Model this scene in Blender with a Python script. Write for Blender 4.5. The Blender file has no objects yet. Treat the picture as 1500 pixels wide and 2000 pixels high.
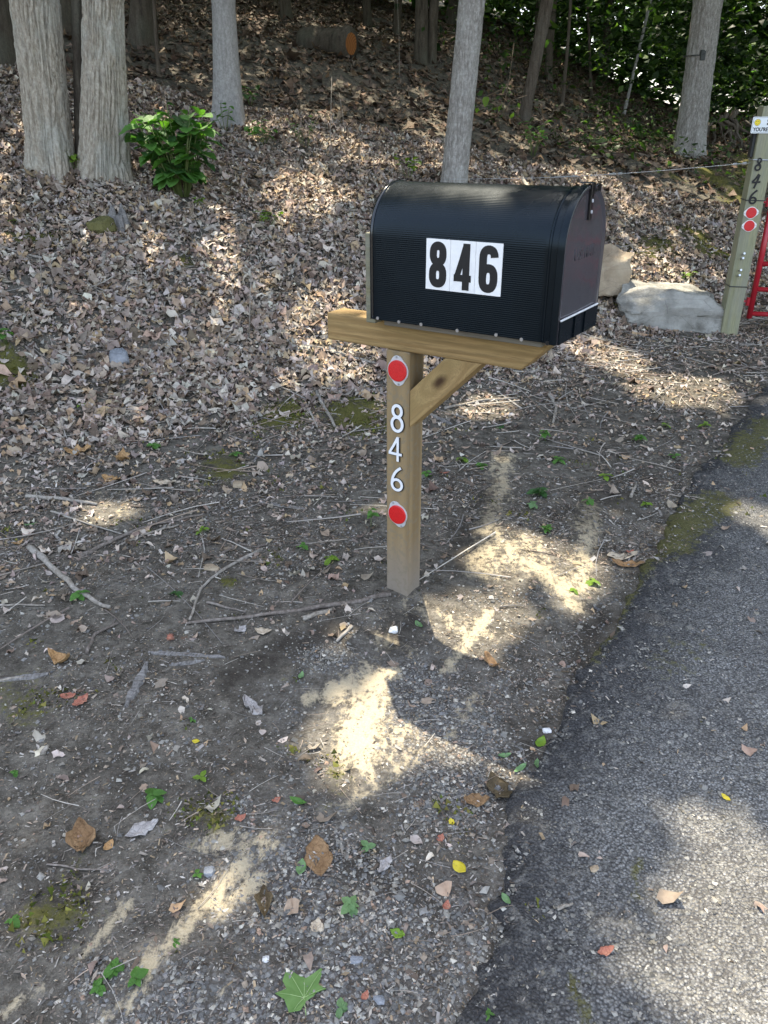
import bpy, math, random
import numpy as np
from mathutils import Vector, Matrix
random.seed(7); RS=np.random.RandomState(11)
# ------------------------------------------------------------------ camera, light, exposure
SC=bpy.context.scene; COL=SC.collection
FPX,TH,ROLL,CH=1504.5,0.456,-0.0039,1.522
cd=bpy.data.cameras.new('camera'); cam=bpy.data.objects.new('camera',cd); COL.objects.link(cam)
cd.sensor_fit='VERTICAL'; cd.sensor_height=24.0; cd.lens=24.0*FPX/2000; cd.clip_start=.05; cd.clip_end=400
cam.matrix_world=Matrix.Translation((0,0,CH))@Matrix.Rotation(math.pi/2-TH,4,'X')@Matrix.Rotation(ROLL,4,'Z')
SC.camera=cam
SUN_EL,SUN_AZ=math.radians(64),math.radians(-7)     # azimuth from +Y towards +X
SD=np.array([math.cos(SUN_EL)*math.sin(SUN_AZ),math.cos(SUN_EL)*math.cos(SUN_AZ),math.sin(SUN_EL)])
W=bpy.data.worlds.new('World'); SC.world=W; W.use_nodes=True
wn=W.node_tree; sky=wn.nodes.new('ShaderNodeTexSky'); sky.sky_type='NISHITA'; sky.sun_disc=False
sky.sun_elevation=SUN_EL; sky.sun_rotation=SUN_AZ; sky.air_density=1.0; sky.dust_density=3.0
bg=wn.nodes['Background']; bg.inputs['Strength'].default_value=.15
hs_w=wn.nodes.new('ShaderNodeHueSaturation'); hs_w.inputs['Saturation'].default_value=.66
wn.links.new(sky.outputs[0],hs_w.inputs['Color']); wn.links.new(hs_w.outputs[0],bg.inputs[0])
sl=bpy.data.lights.new('sun','SUN'); sl.energy=2.5; sl.angle=math.radians(.55); sl.color=(1,.90,.72)
so=bpy.data.objects.new('sun',sl); COL.objects.link(so)
so.rotation_euler=Vector(SD).to_track_quat('Z','Y').to_euler()
SC.view_settings.view_transform='Standard'; SC.view_settings.look='None'
SC.view_settings.exposure=2.32; SC.view_settings.gamma=1; SC.view_settings.use_curve_mapping=False

# ------------------------------------------------------------------ noise
def _h(ix,iy,iz,s):
    n=(ix*374761393+iy*668265263+iz*2147483647+s*974634777)&0xffffffff
    n=((n^(n>>13))*1274126177)&0xffffffff; n=((n^(n>>16))*2246822519)&0xffffffff
    return ((n^(n>>15))&0xffff)/65535.
def vn(P,s=0):
    P=np.asarray(P,float); 
    if P.shape[1]==2: P=np.c_[P,np.zeros(len(P))]
    I=np.floor(P).astype(np.int64); F=P-I; F=F*F*(3-2*F); r=0
    for dx in (0,1):
        for dy in (0,1):
            for dz in (0,1):
                w=(F[:,0] if dx else 1-F[:,0])*(F[:,1] if dy else 1-F[:,1])*(F[:,2] if dz else 1-F[:,2])
                r=r+w*_h(I[:,0]+dx,I[:,1]+dy,I[:,2]+dz,s)
    return r*2-1
def fbm(P,o=3,s=0):
    r=0;a=1.;P=np.asarray(P,float)
    for k in range(o): r=r+a*vn(P*2**k+17.3*k,s+k); a*=.5
    return r
def sst(a,b,x): t=np.clip((x-a)/(b-a),0,1); return t*t*(3-2*t)

# ------------------------------------------------------------------ camera rays (used to find where things stand)
_f=np.array([0,math.cos(TH),-math.sin(TH)]); _r=np.array([1.,0,0]); _u=np.array([0,math.sin(TH),math.cos(TH)])
C0=np.array([0,0,CH])
def ray(px,py):
    a=(px-750)/FPX; b=(1000-py)/FPX; c,s=math.cos(ROLL),math.sin(ROLL)
    x=c*a-s*b; y=s*a+c*b
    return _f+_r*x+_u*y
def on_plane(px,py,p0,n):
    d=ray(px,py); n=np.asarray(n,float); return C0+d*(np.dot(np.asarray(p0)-C0,n)/np.dot(d,n))
# ------------------------------------------------------------------ terrain
gs=np.array([-2,-.35,0,.5,1,1.8,2.6,4.5,7,15,40,120]); gl=np.array([0,0,.04,.2,.43,.76,1.02,1.6,2.45,4.3,9,14.]); gr=np.array([0,0,.04,.2,.43,.72,.98,1.3,1.65,2.1,2.6,4.])
_sx=np.linspace(-2,120,6000)
def _sm(g):
    y=np.interp(_sx,gs,g); k=np.hanning(31); k/=k.sum(); return np.convolve(np.pad(y,15,'edge'),k,'valid')
_gl,_gr=_sm(gl),_sm(gr)
def S_of(x,y):
    s1=-(x+1.72)*.615+(y-3.1)*.788
    s2=-(x-1.29)*.42+(y-5.35)*.907
    k=4.; return -np.log(np.exp(-k*np.clip(s1,-5,60))+np.exp(-k*np.clip(s2,-5,60)))/k+.12
def Hb(y): return .033*(np.clip(y,2.2,7)-2.2)
def H0(x,y):
    s=S_of(x,y); t=sst(.10,.38,x/np.maximum(y,1))
    return Hb(y)+np.interp(s,_sx,_gl)*(1-t)+np.interp(s,_sx,_gr)*t
_T1=np.cumsum(np.r_[.5,.012+.006*np.arange(900)*.02+np.zeros(900)]); _T1=.5*np.exp(np.linspace(0,math.log(190),1400))
def march(px,py,ts,fn):
    d=ray(px,py); P=C0+d[None]*ts[:,None]; g=P[:,2]-fn(P[:,0],P[:,1]); k=np.argmax(g<0)
    if g[k]>=0: return P[-1],ts[-1]
    if k==0: return P[0],ts[0]
    f=g[k-1]/(g[k-1]-g[k]); t=ts[k-1]+(ts[k]-ts[k-1])*f; return C0+d*t,t
def gxy(px,py,base=H0): return march(px,py,_T1,base)[0]
EDGE_PX=[(860,2100),(905,1990),(960,1800),(1005,1560),(1120,1345),(1195,1225),(1285,1070),(1335,965),(1410,865),(1490,765)]
EDGE=[gxy(*e)[:2] for e in EDGE_PX]
EDGE=[EDGE[0]+(EDGE[0]-EDGE[1])*12]+EDGE+[EDGE[-1]+np.array([.9,1.2]),EDGE[-1]+np.array([2.6,5.0]),EDGE[-1]+np.array([6,12.])]
EDGE=np.array(EDGE)
def seg_d(P,a,b):
    ab=b-a; t=np.clip(((P-a)@ab)/(ab@ab),0,1); return np.linalg.norm(P-a-t[:,None]*ab,axis=1)
def road_d(x,y):           # signed distance, >0 inside the drive (right side)
    P=np.c_[x,y]; d=np.full(len(P),1e9); sg=np.zeros(len(P))
    for a,b in zip(EDGE[:-1],EDGE[1:]):
        dd=seg_d(P,a,b); cr=(b[0]-a[0])*(P[:,1]-a[1])-(b[1]-a[1])*(P[:,0]-a[0])
        m=dd<d; d[m]=dd[m]; sg[m]=np.where(cr[m]<0,1,-1)
    return d*sg
def H(x,y):
    x=np.atleast_1d(np.asarray(x,float)); y=np.atleast_1d(np.asarray(y,float)); P=np.c_[x,y]
    h=H0(x,y); rd=road_d(x,y); fl=sst(-.1,.8,S_of(x,y)); near=1-sst(14,25,np.hypot(x,y))
    n=(.035*fl+.010)*fbm(P*1.6,2,3)+(.006+.012*fl)*fbm(P*6,2,5)*near+.0035*fbm(P*19,2,9)*near
    n+=-.012*np.exp(-((rd+.09)/.09)**2)
    k=sst(.0,.12,rd); return h+n*(1-k)-.035*k
def Hroad(x,y):
    P=np.c_[x,y]; return H0(x,y)+.012+.006*fbm(P*2,2,31)+.0028*fbm(P*28,2,33)
def hz(x,y): return float(H(x,y)[0])
def surf(x,y):
    x=np.atleast_1d(x);y=np.atleast_1d(y); rd=road_d(x,y); return np.where(rd>.02,np.maximum(Hroad(x,y),H(x,y)),H(x,y))
def gp(px,py):             # where the sight line through (px,py) meets the ground
    p,t=march(px,py,_T1,H0); ts=np.linspace(max(.3,t*.93-.12),t*1.07+.12,240); return march(px,py,ts,surf)[0]
def slope(x,y,e=.05):
    return (H(x+e,y)-H(x-e,y))/(2*e),(H(x,y+e)-H(x,y-e))/(2*e)

# ------------------------------------------------------------------ object helpers
def tag(o,label=None,cat=None,group=None,kind=None):
    if label: o['label']=label
    if cat: o['category']=cat
    if group: o['group']=group
    if kind: o['kind']=kind
    return o
def empty(name,loc=(0,0,0),rz=0,label=None,cat=None,group=None):
    o=bpy.data.objects.new(name,None); COL.objects.link(o); o.location=loc; o.rotation_euler=(0,0,rz); o.empty_display_size=.1
    return tag(o,label,cat,group)
def mesh(name,V,F,mat=None,smooth=False,col=None,uv=None):
    me=bpy.data.meshes.new(name); V=np.asarray(V,np.float32)
    if isinstance(F,np.ndarray): F=[F]
    if len(F) and isinstance(F[0],np.ndarray):
        tot=[f.shape[1]*np.ones(len(f),np.int32) for f in F if len(f)]; li=np.concatenate([f.ravel() for f in F if len(f)]).astype(np.int32); lt=np.concatenate(tot)
    else:
        lt=np.array([len(f) for f in F],np.int32); li=np.array([i for f in F for i in f],np.int32)
    me.vertices.add(len(V)); me.vertices.foreach_set('co',V.ravel())
    me.loops.add(len(li)); me.loops.foreach_set('vertex_index',li)
    me.polygons.add(len(lt)); ls=np.zeros(len(lt),np.int32); ls[1:]=np.cumsum(lt)[:-1]
    me.polygons.foreach_set('loop_start',ls); 
    me.polygons.foreach_set('use_smooth',np.full(len(lt),bool(smooth)))
    if col is not None:
        a=me.color_attributes.new('Col','FLOAT_COLOR','POINT'); c=np.ones((len(V),4),np.float32); c[:,:np.shape(col)[1]]=col; a.data.foreach_set('color',c.ravel())
    me.update(calc_edges=True); me.validate()
    if mat: me.materials.append(mat)
    return me
def ob(name,me,parent=None,loc=(0,0,0),rot=None):
    o=bpy.data.objects.new(name,me); COL.objects.link(o); o.location=loc
    if rot is not None:
        if isinstance(rot,Matrix): o.rotation_euler=rot.to_euler()
        else: o.rotation_euler=rot
    if parent: o.parent=parent
    return o
def bev(o,w,seg=2):
    m=o.modifiers.new('Bevel','BEVEL'); m.width=w; m.segments=seg; m.limit_method='ANGLE'; return o
class MB:
    def __init__(s): s.V=[];s.F=[]
    def add(s,V,F):
        b=len(s.V); s.V+=[tuple(map(float,v)) for v in V]; s.F+=[tuple(int(i)+b for i in f) for f in F]; return s
    def box(s,a,b):
        x0,y0,z0=a;x1,y1,z1=b
        return s.add([(x0,y0,z0),(x1,y0,z0),(x1,y1,z0),(x0,y1,z0),(x0,y0,z1),(x1,y0,z1),(x1,y1,z1),(x0,y1,z1)],[(0,3,2,1),(4,5,6,7),(0,1,5,4),(1,2,6,5),(2,3,7,6),(3,0,4,7)])
    def prism(s,poly,y0,y1,ax=(0,2,1)):      # poly in two axes, extruded along the third
        n=len(poly);V=[]
        for yy in (y0,y1):
            for p in poly:
                v=[0,0,0]; v[ax[0]]=p[0]; v[ax[1]]=p[1]; v[ax[2]]=yy; V.append(v)
        F=[tuple(range(n)),tuple(range(2*n-1,n-1,-1))]+[(i,i+n,(i+1)%n+n,(i+1)%n) for i in range(n)]
        return s.add(V,F)
    def tube(s,pts,rad,n=8,cap=True,jit=0):
        pts=np.asarray(pts,float); m=len(pts); rad=np.full(m,rad) if np.isscalar(rad) else np.asarray(rad)
        T=np.gradient(pts,axis=0); T/=np.linalg.norm(T,axis=1)[:,None]+1e-12
        up=np.array([0,0,1.]) if abs(T[0,2])<.9 else np.array([1.,0,0]); V=[]
        a=np.cross(T[0],up); a/=np.linalg.norm(a)
        for i in range(m):
            a=a-T[i]*(a@T[i]); a/=np.linalg.norm(a); b=np.cross(T[i],a)
            for k in range(n):
                q=2*math.pi*k/n; rr=rad[i]*(1+(random.uniform(-jit,jit) if jit else 0))
                V.append(pts[i]+(a*math.cos(q)+b*math.sin(q))*rr)
        F=[(i*n+k,i*n+(k+1)%n,(i+1)*n+(k+1)%n,(i+1)*n+k) for i in range(m-1) for k in range(n)]
        if cap: F+=[tuple(range(n-1,-1,-1)),tuple(range((m-1)*n,m*n))]
        return s.add(V,F)
    def disc(s,c,r,h,n=20,axis=1):            # short cylinder
        V=[]
        for d in (0,h):
            for k in range(n):
                q=2*math.pi*k/n; v=[0,0,0]; o=[i for i in (0,1,2) if i!=axis]
                v[o[0]]=c[o[0]]+r*math.cos(q); v[o[1]]=c[o[1]]+r*math.sin(q); v[axis]=c[axis]+d; V.append(v)
        return s.add(V,[tuple(range(n)),tuple(range(2*n-1,n-1,-1))]+[(i,i+n,(i+1)%n+n,(i+1)%n) for i in range(n)])
    def me(s,name,mat,smooth=False): 
        m=mesh(name,np.array(s.V),s.F,mat,smooth)
        import bmesh
        b=bmesh.new(); b.from_mesh(m); bmesh.ops.recalc_face_normals(b,faces=b.faces); b.to_mesh(m); b.free(); return m

# ------------------------------------------------------------------ materials
class NT:
    def __init__(s,name,rough=.6,spec=.3):
        s.m=bpy.data.materials.new(name); s.m.use_nodes=True; s.t=s.m.node_tree; s.b=s.t.nodes['Principled BSDF']
        s.b.inputs['Roughness'].default_value=rough; s.b.inputs['Specular IOR Level'].default_value=spec
    def n(s,k,**kw):
        x=s.t.nodes.new('ShaderNode'+k)
        for a,v in kw.items():
            if hasattr(x,a): setattr(x,a,v)
        return x
    def lk(s,a,b): s.t.links.new(a,b)
    def put(s,sock,v):
        if hasattr(v,'is_output') or hasattr(v,'links'): s.lk(v,sock)
        else: sock.default_value=v
    def co(s,scale=(1,1,1),rot=(0,0,0),loc=(0,0,0)):
        c=s.n('TexCoord'); m=s.n('Mapping'); m.inputs['Scale'].default_value=scale; m.inputs['Rotation'].default_value=rot; m.inputs['Location'].default_value=loc
        s.lk(c.outputs['Object'],m.inputs[0]); return m.outputs[0]
    def noise(s,scale,detail=4,rough=.6,vec=None,dist=0):
        x=s.n('TexNoise'); x.inputs['Scale'].default_value=scale; x.inputs['Detail'].default_value=detail; x.inputs['Roughness'].default_value=rough; x.inputs['Distortion'].default_value=dist
        s.lk(vec if vec is not None else s.co(),x.inputs['Vector']); return x.outputs['Fac']
    def vor(s,scale,vec=None,feat='F1',out='Distance',rnd=1):
        x=s.n('TexVoronoi',feature=feat); x.inputs['Scale'].default_value=scale; x.inputs['Randomness'].default_value=rnd
        s.lk(vec if vec is not None else s.co(),x.inputs['Vector']); return x.outputs[out]
    def ramp(s,f,stops):
        r=s.n('ValToRGB'); e=r.color_ramp.elements
        while len(e)<len(stops): e.new(.5)
        for i,(p,c) in enumerate(stops):
            e[i].position=p; e[i].color=(c,c,c,1) if np.isscalar(c) else (*c,1)
        s.lk(f,r.inputs[0]); return r.outputs[0]
    def mix(s,f,a,b,t='MIX'):
        x=s.n('MixRGB',blend_type=t); s.put(x.inputs[0],f)
        for i,v in ((1,a),(2,b)):
            if isinstance(v,tuple) and len(v)==3: v=(*v,1)
            s.put(x.inputs[i],v)
        return x.outputs[0]
    def math(s,op,a,b=0):
        x=s.n('Math',operation=op); s.put(x.inputs[0],a); s.put(x.inputs[1],b); return x.outputs[0]
    def attr(s,name='Col'):
        a=s.n('Attribute',attribute_name=name); return a
    def color(s,v): s.put(s.b.inputs['Base Color'],(*v,1) if isinstance(v,tuple) and len(v)==3 else v); return s
    def bump(s,h,d=.01,st=1):
        x=s.n('Bump'); x.inputs['Distance'].default_value=d; x.inputs['Strength'].default_value=st; s.lk(h,x.inputs['Height'])
        s.lk(x.outputs[0],s.b.inputs['Normal']); return s
def simple(name,c,rough=.5,metal=0,spec=.4,bump=None):
    m=NT(name,rough,spec); m.b.inputs['Metallic'].default_value=metal
    n=m.noise(40,4); m.color(m.mix(n,tuple(x*.82 for x in c),tuple(min(1,x*1.12) for x in c)))
    if bump: m.bump(m.noise(bump[0],4),bump[1])
    return m.m
def wood(name,base,dark,knot=None,weather=0.):
    m=NT(name,.72,.25); oi=m.n('ObjectInfo')
    v=m.co((1,1,1)); vm=m.n('VectorMath',operation='ADD'); m.lk(v,vm.inputs[0]); off=m.n('CombineXYZ'); m.lk(m.math('MULTIPLY',oi.outputs['Random'],13.),off.inputs[0]); m.lk(m.math('MULTIPLY',oi.outputs['Random'],3.7),off.inputs[1]); m.lk(off.outputs[0],vm.inputs[1]); v=vm.outputs[0]
    mp=m.n('Mapping'); mp.inputs['Scale'].default_value=(1.3,22,22); m.lk(v,mp.inputs[0])
    vec=mp.outputs[0]
    if knot:
        g=m.n('VectorMath',operation='DISTANCE'); m.lk(m.co((.62,1,1.25)),g.inputs[0]); g.inputs[1].default_value=(knot[0]*.62,knot[1],knot[2]*1.25)
        kd=g.outputs['Value']; k1=m.ramp(kd,[(.0,1),(.075,0)])
        sh=m.n('VectorMath',operation='SCALE'); m.lk(m.co((25,25,25)),sh.inputs[0]); m.lk(k1,sh.inputs['Scale'])
        ad=m.n('VectorMath',operation='ADD'); m.lk(vec,ad.inputs[0]); m.lk(sh.outputs[0],ad.inputs[1]); vec=ad.outputs[0]
    rings=m.n('TexWave',wave_type='RINGS',rings_direction='X'); rings.inputs['Scale'].default_value=.55; rings.inputs['Distortion'].default_value=9; rings.inputs['Detail'].default_value=3; rings.inputs['Detail Scale'].default_value=.7
    mp2=m.n('Mapping'); mp2.inputs['Scale'].default_value=(.35,1,1); m.lk(vec,mp2.inputs[0]); m.lk(mp2.outputs[0],rings.inputs['Vector'])
    fine=m.noise(7,5,.7,vec); big=m.noise(2.0,3,.5,m.co((1.5,6,6)))
    c=m.mix(m.ramp(rings.outputs['Fac'],[(.25,0),(.95,.6)]),base,dark)
    c=m.mix(m.ramp(fine,[(.42,0),(.62,.75)]),c,tuple(x*.5 for x in base)); c=m.mix(m.ramp(big,[(.35,0),(.7,.55)]),c,tuple(x*y for x,y in zip(base,(.75,.85,.8))))
    if weather: c=m.mix(m.ramp(m.noise(3,4,.6,m.co((1,9,9))),[(.35,0),(.65,weather)]),c,(.23,.23,.19))
    if knot:
        kk=m.ramp(m.math('ADD',kd,m.math('MULTIPLY',m.noise(45,3),.012)),[(.014,1),(.032,.0)]); c=m.mix(kk,c,(.055,.028,.012))
    m.color(c); m.bump(m.math('ADD',m.math('MULTIPLY',fine,.6),m.math('MULTIPLY',rings.outputs['Fac'],.4)),.0012,.8)
    return m.m
M={}
M['wood']=wood('treated_pine',(.36,.235,.10),(.18,.105,.038))
M['wood_brace']=wood('treated_pine_knotty',(.38,.25,.11),(.21,.12,.045),knot=(.155,-.045,.004))
M['wood_grey']=wood('weathered_pine',(.24,.215,.125),(.15,.135,.075),weather=.75)
M['wood_green']=wood('greenish_pine',(.33,.315,.19),(.14,.13,.07),weather=.6)
M['wood_dark']=wood('stained_board',(.16,.13,.10),(.09,.07,.05),weather=.3)
# post material: greyer and splashed with mud towards the ground
m=NT('post_pine',.75,.2)
_c=m.co((22,22,1.1)); r=m.n('TexWave',wave_type='RINGS',rings_direction='Z'); r.inputs['Scale'].default_value=.5; r.inputs['Distortion'].default_value=6; r.inputs['Detail'].default_value=3; r.inputs['Detail Scale'].default_value=.6
mp=m.n('Mapping'); mp.inputs['Scale'].default_value=(1,1,.35); m.lk(_c,mp.inputs[0]); m.lk(mp.outputs[0],r.inputs['Vector'])
fi=m.noise(6,5,.7,_c); c=m.mix(m.math('MULTIPLY',r.outputs['Fac'],.7),(.33,.235,.12),(.17,.112,.052)); c=m.mix(m.math('MULTIPLY',fi,.5),c,(.14,.11,.07))
sx=m.n('SeparateXYZ'); m.lk(m.co(),sx.inputs[0]); zz=m.math('ADD',sx.outputs[2],m.math('MULTIPLY',m.noise(9,4),.16))
c=m.mix(m.ramp(zz,[(.12,.95),(.34,.0)]),c,(.24,.205,.165)); c=m.mix(m.ramp(m.noise(60,3),[(.52,0),(.6,.5)]),c,(.2,.17,.12)); 
m.color(c); m.bump(fi,.0012,.7); M['wood_post']=m.m
M['black_gloss']=None
m=NT('black_enamel',.24,.24); n=m.noise(14,5); sp=m.vor(170,m.co((1,1,.28))); 
c=m.mix(n,(.0008,.0025,.0048),(.002,.0048,.008)); dust=m.ramp(m.math('ADD',m.math('MULTIPLY',sp,1),m.math('MULTIPLY',m.ramp(m.noise(7,3),[(.42,.22),(.7,0)]),1)),[(.07,.5),(.12,0)])
c=m.mix(dust,c,(.20,.20,.19)); m.color(c); m.put(m.b.inputs['Roughness'],m.ramp(m.noise(5,5),[(.3,.2),(.75,.34)])); m.bump(m.noise(9,2),.004,.25); m.b.inputs['Specular Tint'].default_value=(.75,.9,1,1); M['black']=m.m
m=NT('door_enamel_reflect_grey',.11,.8); m.color(m.mix(m.noise(5,4),(.045,.043,.047),(.065,.058,.065))); m.put(m.b.inputs['Roughness'],m.ramp(m.noise(6,4),[(.3,.08),(.8,.22)])); m.bump(m.noise(7,2),.006,.5); M['door']=m.m  # panel base greyed to stand in for its reflected surroundings
M['rim']=simple('black_rim',(.012,.014,.017),.14,.3,.8)
M['screw']=simple('galvanised_screw',(.55,.56,.58),.3,.9)
M['plate']=simple('brushed_aluminium_plate',(.62,.62,.64),.42,.25,.5,(80,.0006))
m=NT('red_reflector',.35,.6); v=m.vor(420); m.color(m.mix(m.ramp(v,[(.1,0),(.5,1)]),(.80,.012,.012),(.55,.004,.006))); m.bump(v,.0012,.7); m.b.inputs['Emission Color'].default_value=(0,0,0,1); M['red_lens']=m.m
M['white_num']=simple('white_reflective_number',(.80,.81,.83),.35,0,.5,(90,.0004))
M['black_num']=simple('black_number_paint',(.008,.008,.009),.45)
M['tile']=simple('white_vinyl_tile',(.80,.80,.79),.35)
M['sign_white']=simple('white_sign_sheet',(.74,.78,.78),.35)
M['yellow']=simple('yellow_print',(.80,.62,.03),.4)
M['white_strip']=simple('white_edge_strip',(.72,.72,.72),.4)
M['gate_red']=simple('red_gate_enamel',(.42,.018,.03),.28,0,.5,(15,.001))
M['wire']=simple('galvanised_wire',(.55,.56,.57),.35,.7)
M['dark_plastic']=simple('dark_plastic',(.02,.022,.024),.4)
M['dull']=simple('dull_green_case',(.05,.055,.05),.6)

def bark(name,a,b,c3,scale=(9,9,1.6),lich=(.42,.43,.38),la=.5,bd=.012):
    m=NT(name,.9,.1); v=m.co(scale); n=m.noise(2.2,7,.68,v); n2=m.noise(1.3,4,.6,m.co((3,3,2)))
    c=m.ramp(n,[(.3,c3),(.47,a),(.7,b)]); c=m.mix(m.ramp(n2,[(.48,0),(.62,la)]),c,lich)
    g=m.noise(55,4,.7); c=m.mix(m.ramp(g,[(.35,.45),(.6,0)]),c,tuple(x*.5 for x in a)); m.color(c)
    m.bump(m.math('ADD',n,m.math('MULTIPLY',g,.35)),bd,1); return m.m
M['bark_oak']=bark('furrowed_bark',(.38,.335,.265),(.58,.53,.43),(.20,.165,.125),(26,26,9.))
M['bark_smooth']=bark('smooth_grey_bark',(.36,.35,.33),(.49,.48,.455),(.24,.23,.215),(22,22,8),(.27,.26,.245),.45,.003)
M['bark_ash']=bark('flaky_bark',(.30,.28,.25),(.52,.50,.46),(.16,.145,.125),(24,24,8),(.50,.50,.46),.35,.010)
M['bark_dark']=bark('dark_bark',(.095,.08,.062),(.15,.13,.10),(.03,.025,.02),(9,9,1.5),(.11,.12,.09),.4)
M['bark_brown']=bark('brown_bark',(.11,.09,.07),(.17,.145,.115),(.045,.035,.028),(14,14,2),(.16,.155,.13),.4,.006)
M['stick']=bark('stick_bark',(.27,.24,.20),(.42,.39,.34),(.10,.08,.065),(30,30,30),(.45,.44,.42),.3,.002)
M['stick_dark']=bark('dark_stick_bark',(.16,.135,.115),(.28,.25,.22),(.06,.05,.04),(30,30,30),(.30,.29,.27),.3,.002)
M['dead_wood']=bark('weathered_dead_wood',(.19,.18,.17),(.31,.30,.285),(.07,.065,.06),(60,8,60),(.25,.24,.23),.3,.002)
m=NT('cut_end',.8,.1); r=m.n('TexWave',wave_type='RINGS',rings_direction='X'); r.inputs['Scale'].default_value=9; r.inputs['Distortion'].default_value=2; m.lk(m.co(),r.inputs['Vector']); m.color(m.mix(r.outputs['Fac'],(.36,.15,.05),(.24,.09,.03))); M['cut']=m.m
def attr_mat(name,rough=.85,spec=.15,ns=35,amp=.45,bumpd=.002,trans=0):
    m=NT(name,rough,spec); a=m.attr().outputs['Color']; n=m.noise(ns,4,.65)
    c=m.mix(m.ramp(n,[(.3,amp),(.55,0)]),a,m.mix(1.,a,(.42,.38,.34),'MULTIPLY')); c=m.mix(m.ramp(m.noise(ns*.6,3),[(.5,0),(.75,amp*.5)]),c,m.mix(1.,c,(1.5,1.45,1.4),'MULTIPLY'))
    m.color(c)
    if bumpd: m.bump(n,bumpd,.6)
    if trans:
        tr=m.n('BsdfTranslucent'); m.lk(m.mix(1.,c,(1.2,1.5,.5),'MULTIPLY'),tr.inputs[0]); mx=m.n('MixShader'); mx.inputs[0].default_value=trans
        m.lk(m.b.outputs[0],mx.inputs[1]); m.lk(tr.outputs[0],mx.inputs[2]); o=m.t.nodes['Material Output']; m.lk(mx.outputs[0],o.inputs[0])
    return m.m
M['litter']=attr_mat('dry_leaf_litter',.8,.2,28,.5,.002)
M['pebble']=attr_mat('stone_chip',.75,.3,120,.35,.0008)
M['sliver']=attr_mat('wood_and_leaf_crumbs',.85,.15,90,.3,0)
M['twig']=attr_mat('fine_twigs',.85,.15,60,.4,.0005)
M['canopy']=attr_mat('tree_foliage',.55,.3,3,.15,0,.4)
def leafmat(name,c,c2,trans=.35,veins=True):
    m=NT(name,.5,.35); n=m.noise(25,3); cc=m.mix(m.ramp(n,[(.35,0),(.65,1)]),c,c2); oi=m.n('ObjectInfo')
    cc=m.mix(m.math('MULTIPLY',oi.outputs['Random'],.35),cc,tuple(x*.55 for x in c)); 
    if veins:
        w=m.n('TexWave',wave_type='BANDS',bands_direction='DIAGONAL'); w.inputs['Scale'].default_value=16; w.inputs['Distortion'].default_value=1.; m.lk(m.co(),w.inputs['Vector'])
        cc=m.mix(m.ramp(w.outputs['Fac'],[(.9,0),(1,.35)]),cc,tuple(min(1,x*1.6) for x in c2)); m.bump(w.outputs['Fac'],.002,.5)
    m.color(cc); tr=m.n('BsdfTranslucent'); m.lk(m.mix(1.,cc,(1.3,1.6,.5),'MULTIPLY'),tr.inputs[0]); mx=m.n('MixShader'); mx.inputs[0].default_value=trans
    m.lk(m.b.outputs[0],mx.inputs[1]); m.lk(tr.outputs[0],mx.inputs[2]); m.lk(mx.outputs[0],m.t.nodes['Material Output'].inputs[0]); return m.m
M['g_dark']=leafmat('dark_green_leaf',(.04,.105,.03),(.065,.155,.045))
M['g_mid']=leafmat('green_leaf',(.08,.20,.04),(.13,.28,.06))
M['g_lime']=leafmat('lime_leaf',(.15,.27,.03),(.24,.36,.05))
M['g_pale']=leafmat('pale_green_leaf',(.16,.28,.12),(.22,.36,.17))
M['yellow_leaf']=leafmat('yellow_leaf',(.62,.50,.03),(.75,.62,.08),.2,False)
M['syc']=leafmat('fresh_green_leaf',(.12,.23,.06),(.17,.30,.09),.2,False)
M['vein']=simple('pale_leaf_vein',(.30,.42,.17),.6)
M['stem']=simple('green_stem',(.12,.16,.05),.6)
M['stem_brown']=simple('brown_stem',(.16,.12,.08),.7)
def dry(name,a,b):
    m=NT(name,.8,.2); n=m.noise(22,5,.7); c=m.mix(m.ramp(n,[(.35,0),(.65,1)]),a,b); v=m.vor(70,feat='DISTANCE_TO_EDGE'); c=m.mix(m.ramp(v,[(.0,.6),(.06,0)]),c,tuple(x*.45 for x in a)); m.color(c); m.bump(m.math('ADD',n,v),.004,.8); return m.m
M['dry_brown']=dry('crumpled_brown_leaf',(.17,.10,.05),(.28,.18,.095))
M['dry_orange']=dry('orange_brown_leaf',(.30,.17,.07),(.46,.30,.15))
M['dry_grey']=dry('silvery_dead_leaf',(.28,.26,.25),(.42,.40,.38))
M['dry_pale']=dry('pale_dead_leaf',(.40,.33,.24),(.55,.47,.36))
M['dry_red']=dry('red_dead_leaf',(.30,.10,.07),(.45,.22,.15))
M['dry_dark']=dry('dark_rotting_leaf',(.06,.045,.025),(.11,.085,.05))
def rockmat(name,a,b,c3):
    m=NT(name,.85,.2); n=m.noise(7,8,.7); n2=m.noise(2.2,4,.6); c=m.ramp(n,[(.3,c3),(.5,a),(.68,b)]); c=m.mix(m.ramp(n2,[(.45,0),(.62,.5)]),c,b)
    c=m.mix(m.ramp(m.vor(3,m.co((1,1,3)),'DISTANCE_TO_EDGE'),[(0,.35),(.012,0)]),c,(.06,.055,.05)); m.color(c); m.bump(m.math('ADD',n,m.math('MULTIPLY',m.noise(60,4),.3)),.02,.8); return m.m
M['rock_grey']=rockmat('grey_limestone',(.25,.242,.215),(.42,.412,.37),(.12,.115,.098))
M['rock_tan']=rockmat('tan_sandstone',(.33,.26,.18),(.43,.36,.26),(.2,.15,.10))
M['stone_white']=rockmat('white_stone',(.60,.60,.60),(.75,.75,.74),(.4,.4,.4))
M['stone_grey']=rockmat('grey_stone',(.22,.235,.26),(.33,.345,.37),(.12,.13,.14))
M['rock_moss']=rockmat('mossy_stone',(.10,.095,.035),(.14,.13,.05),(.05,.05,.025))

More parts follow.
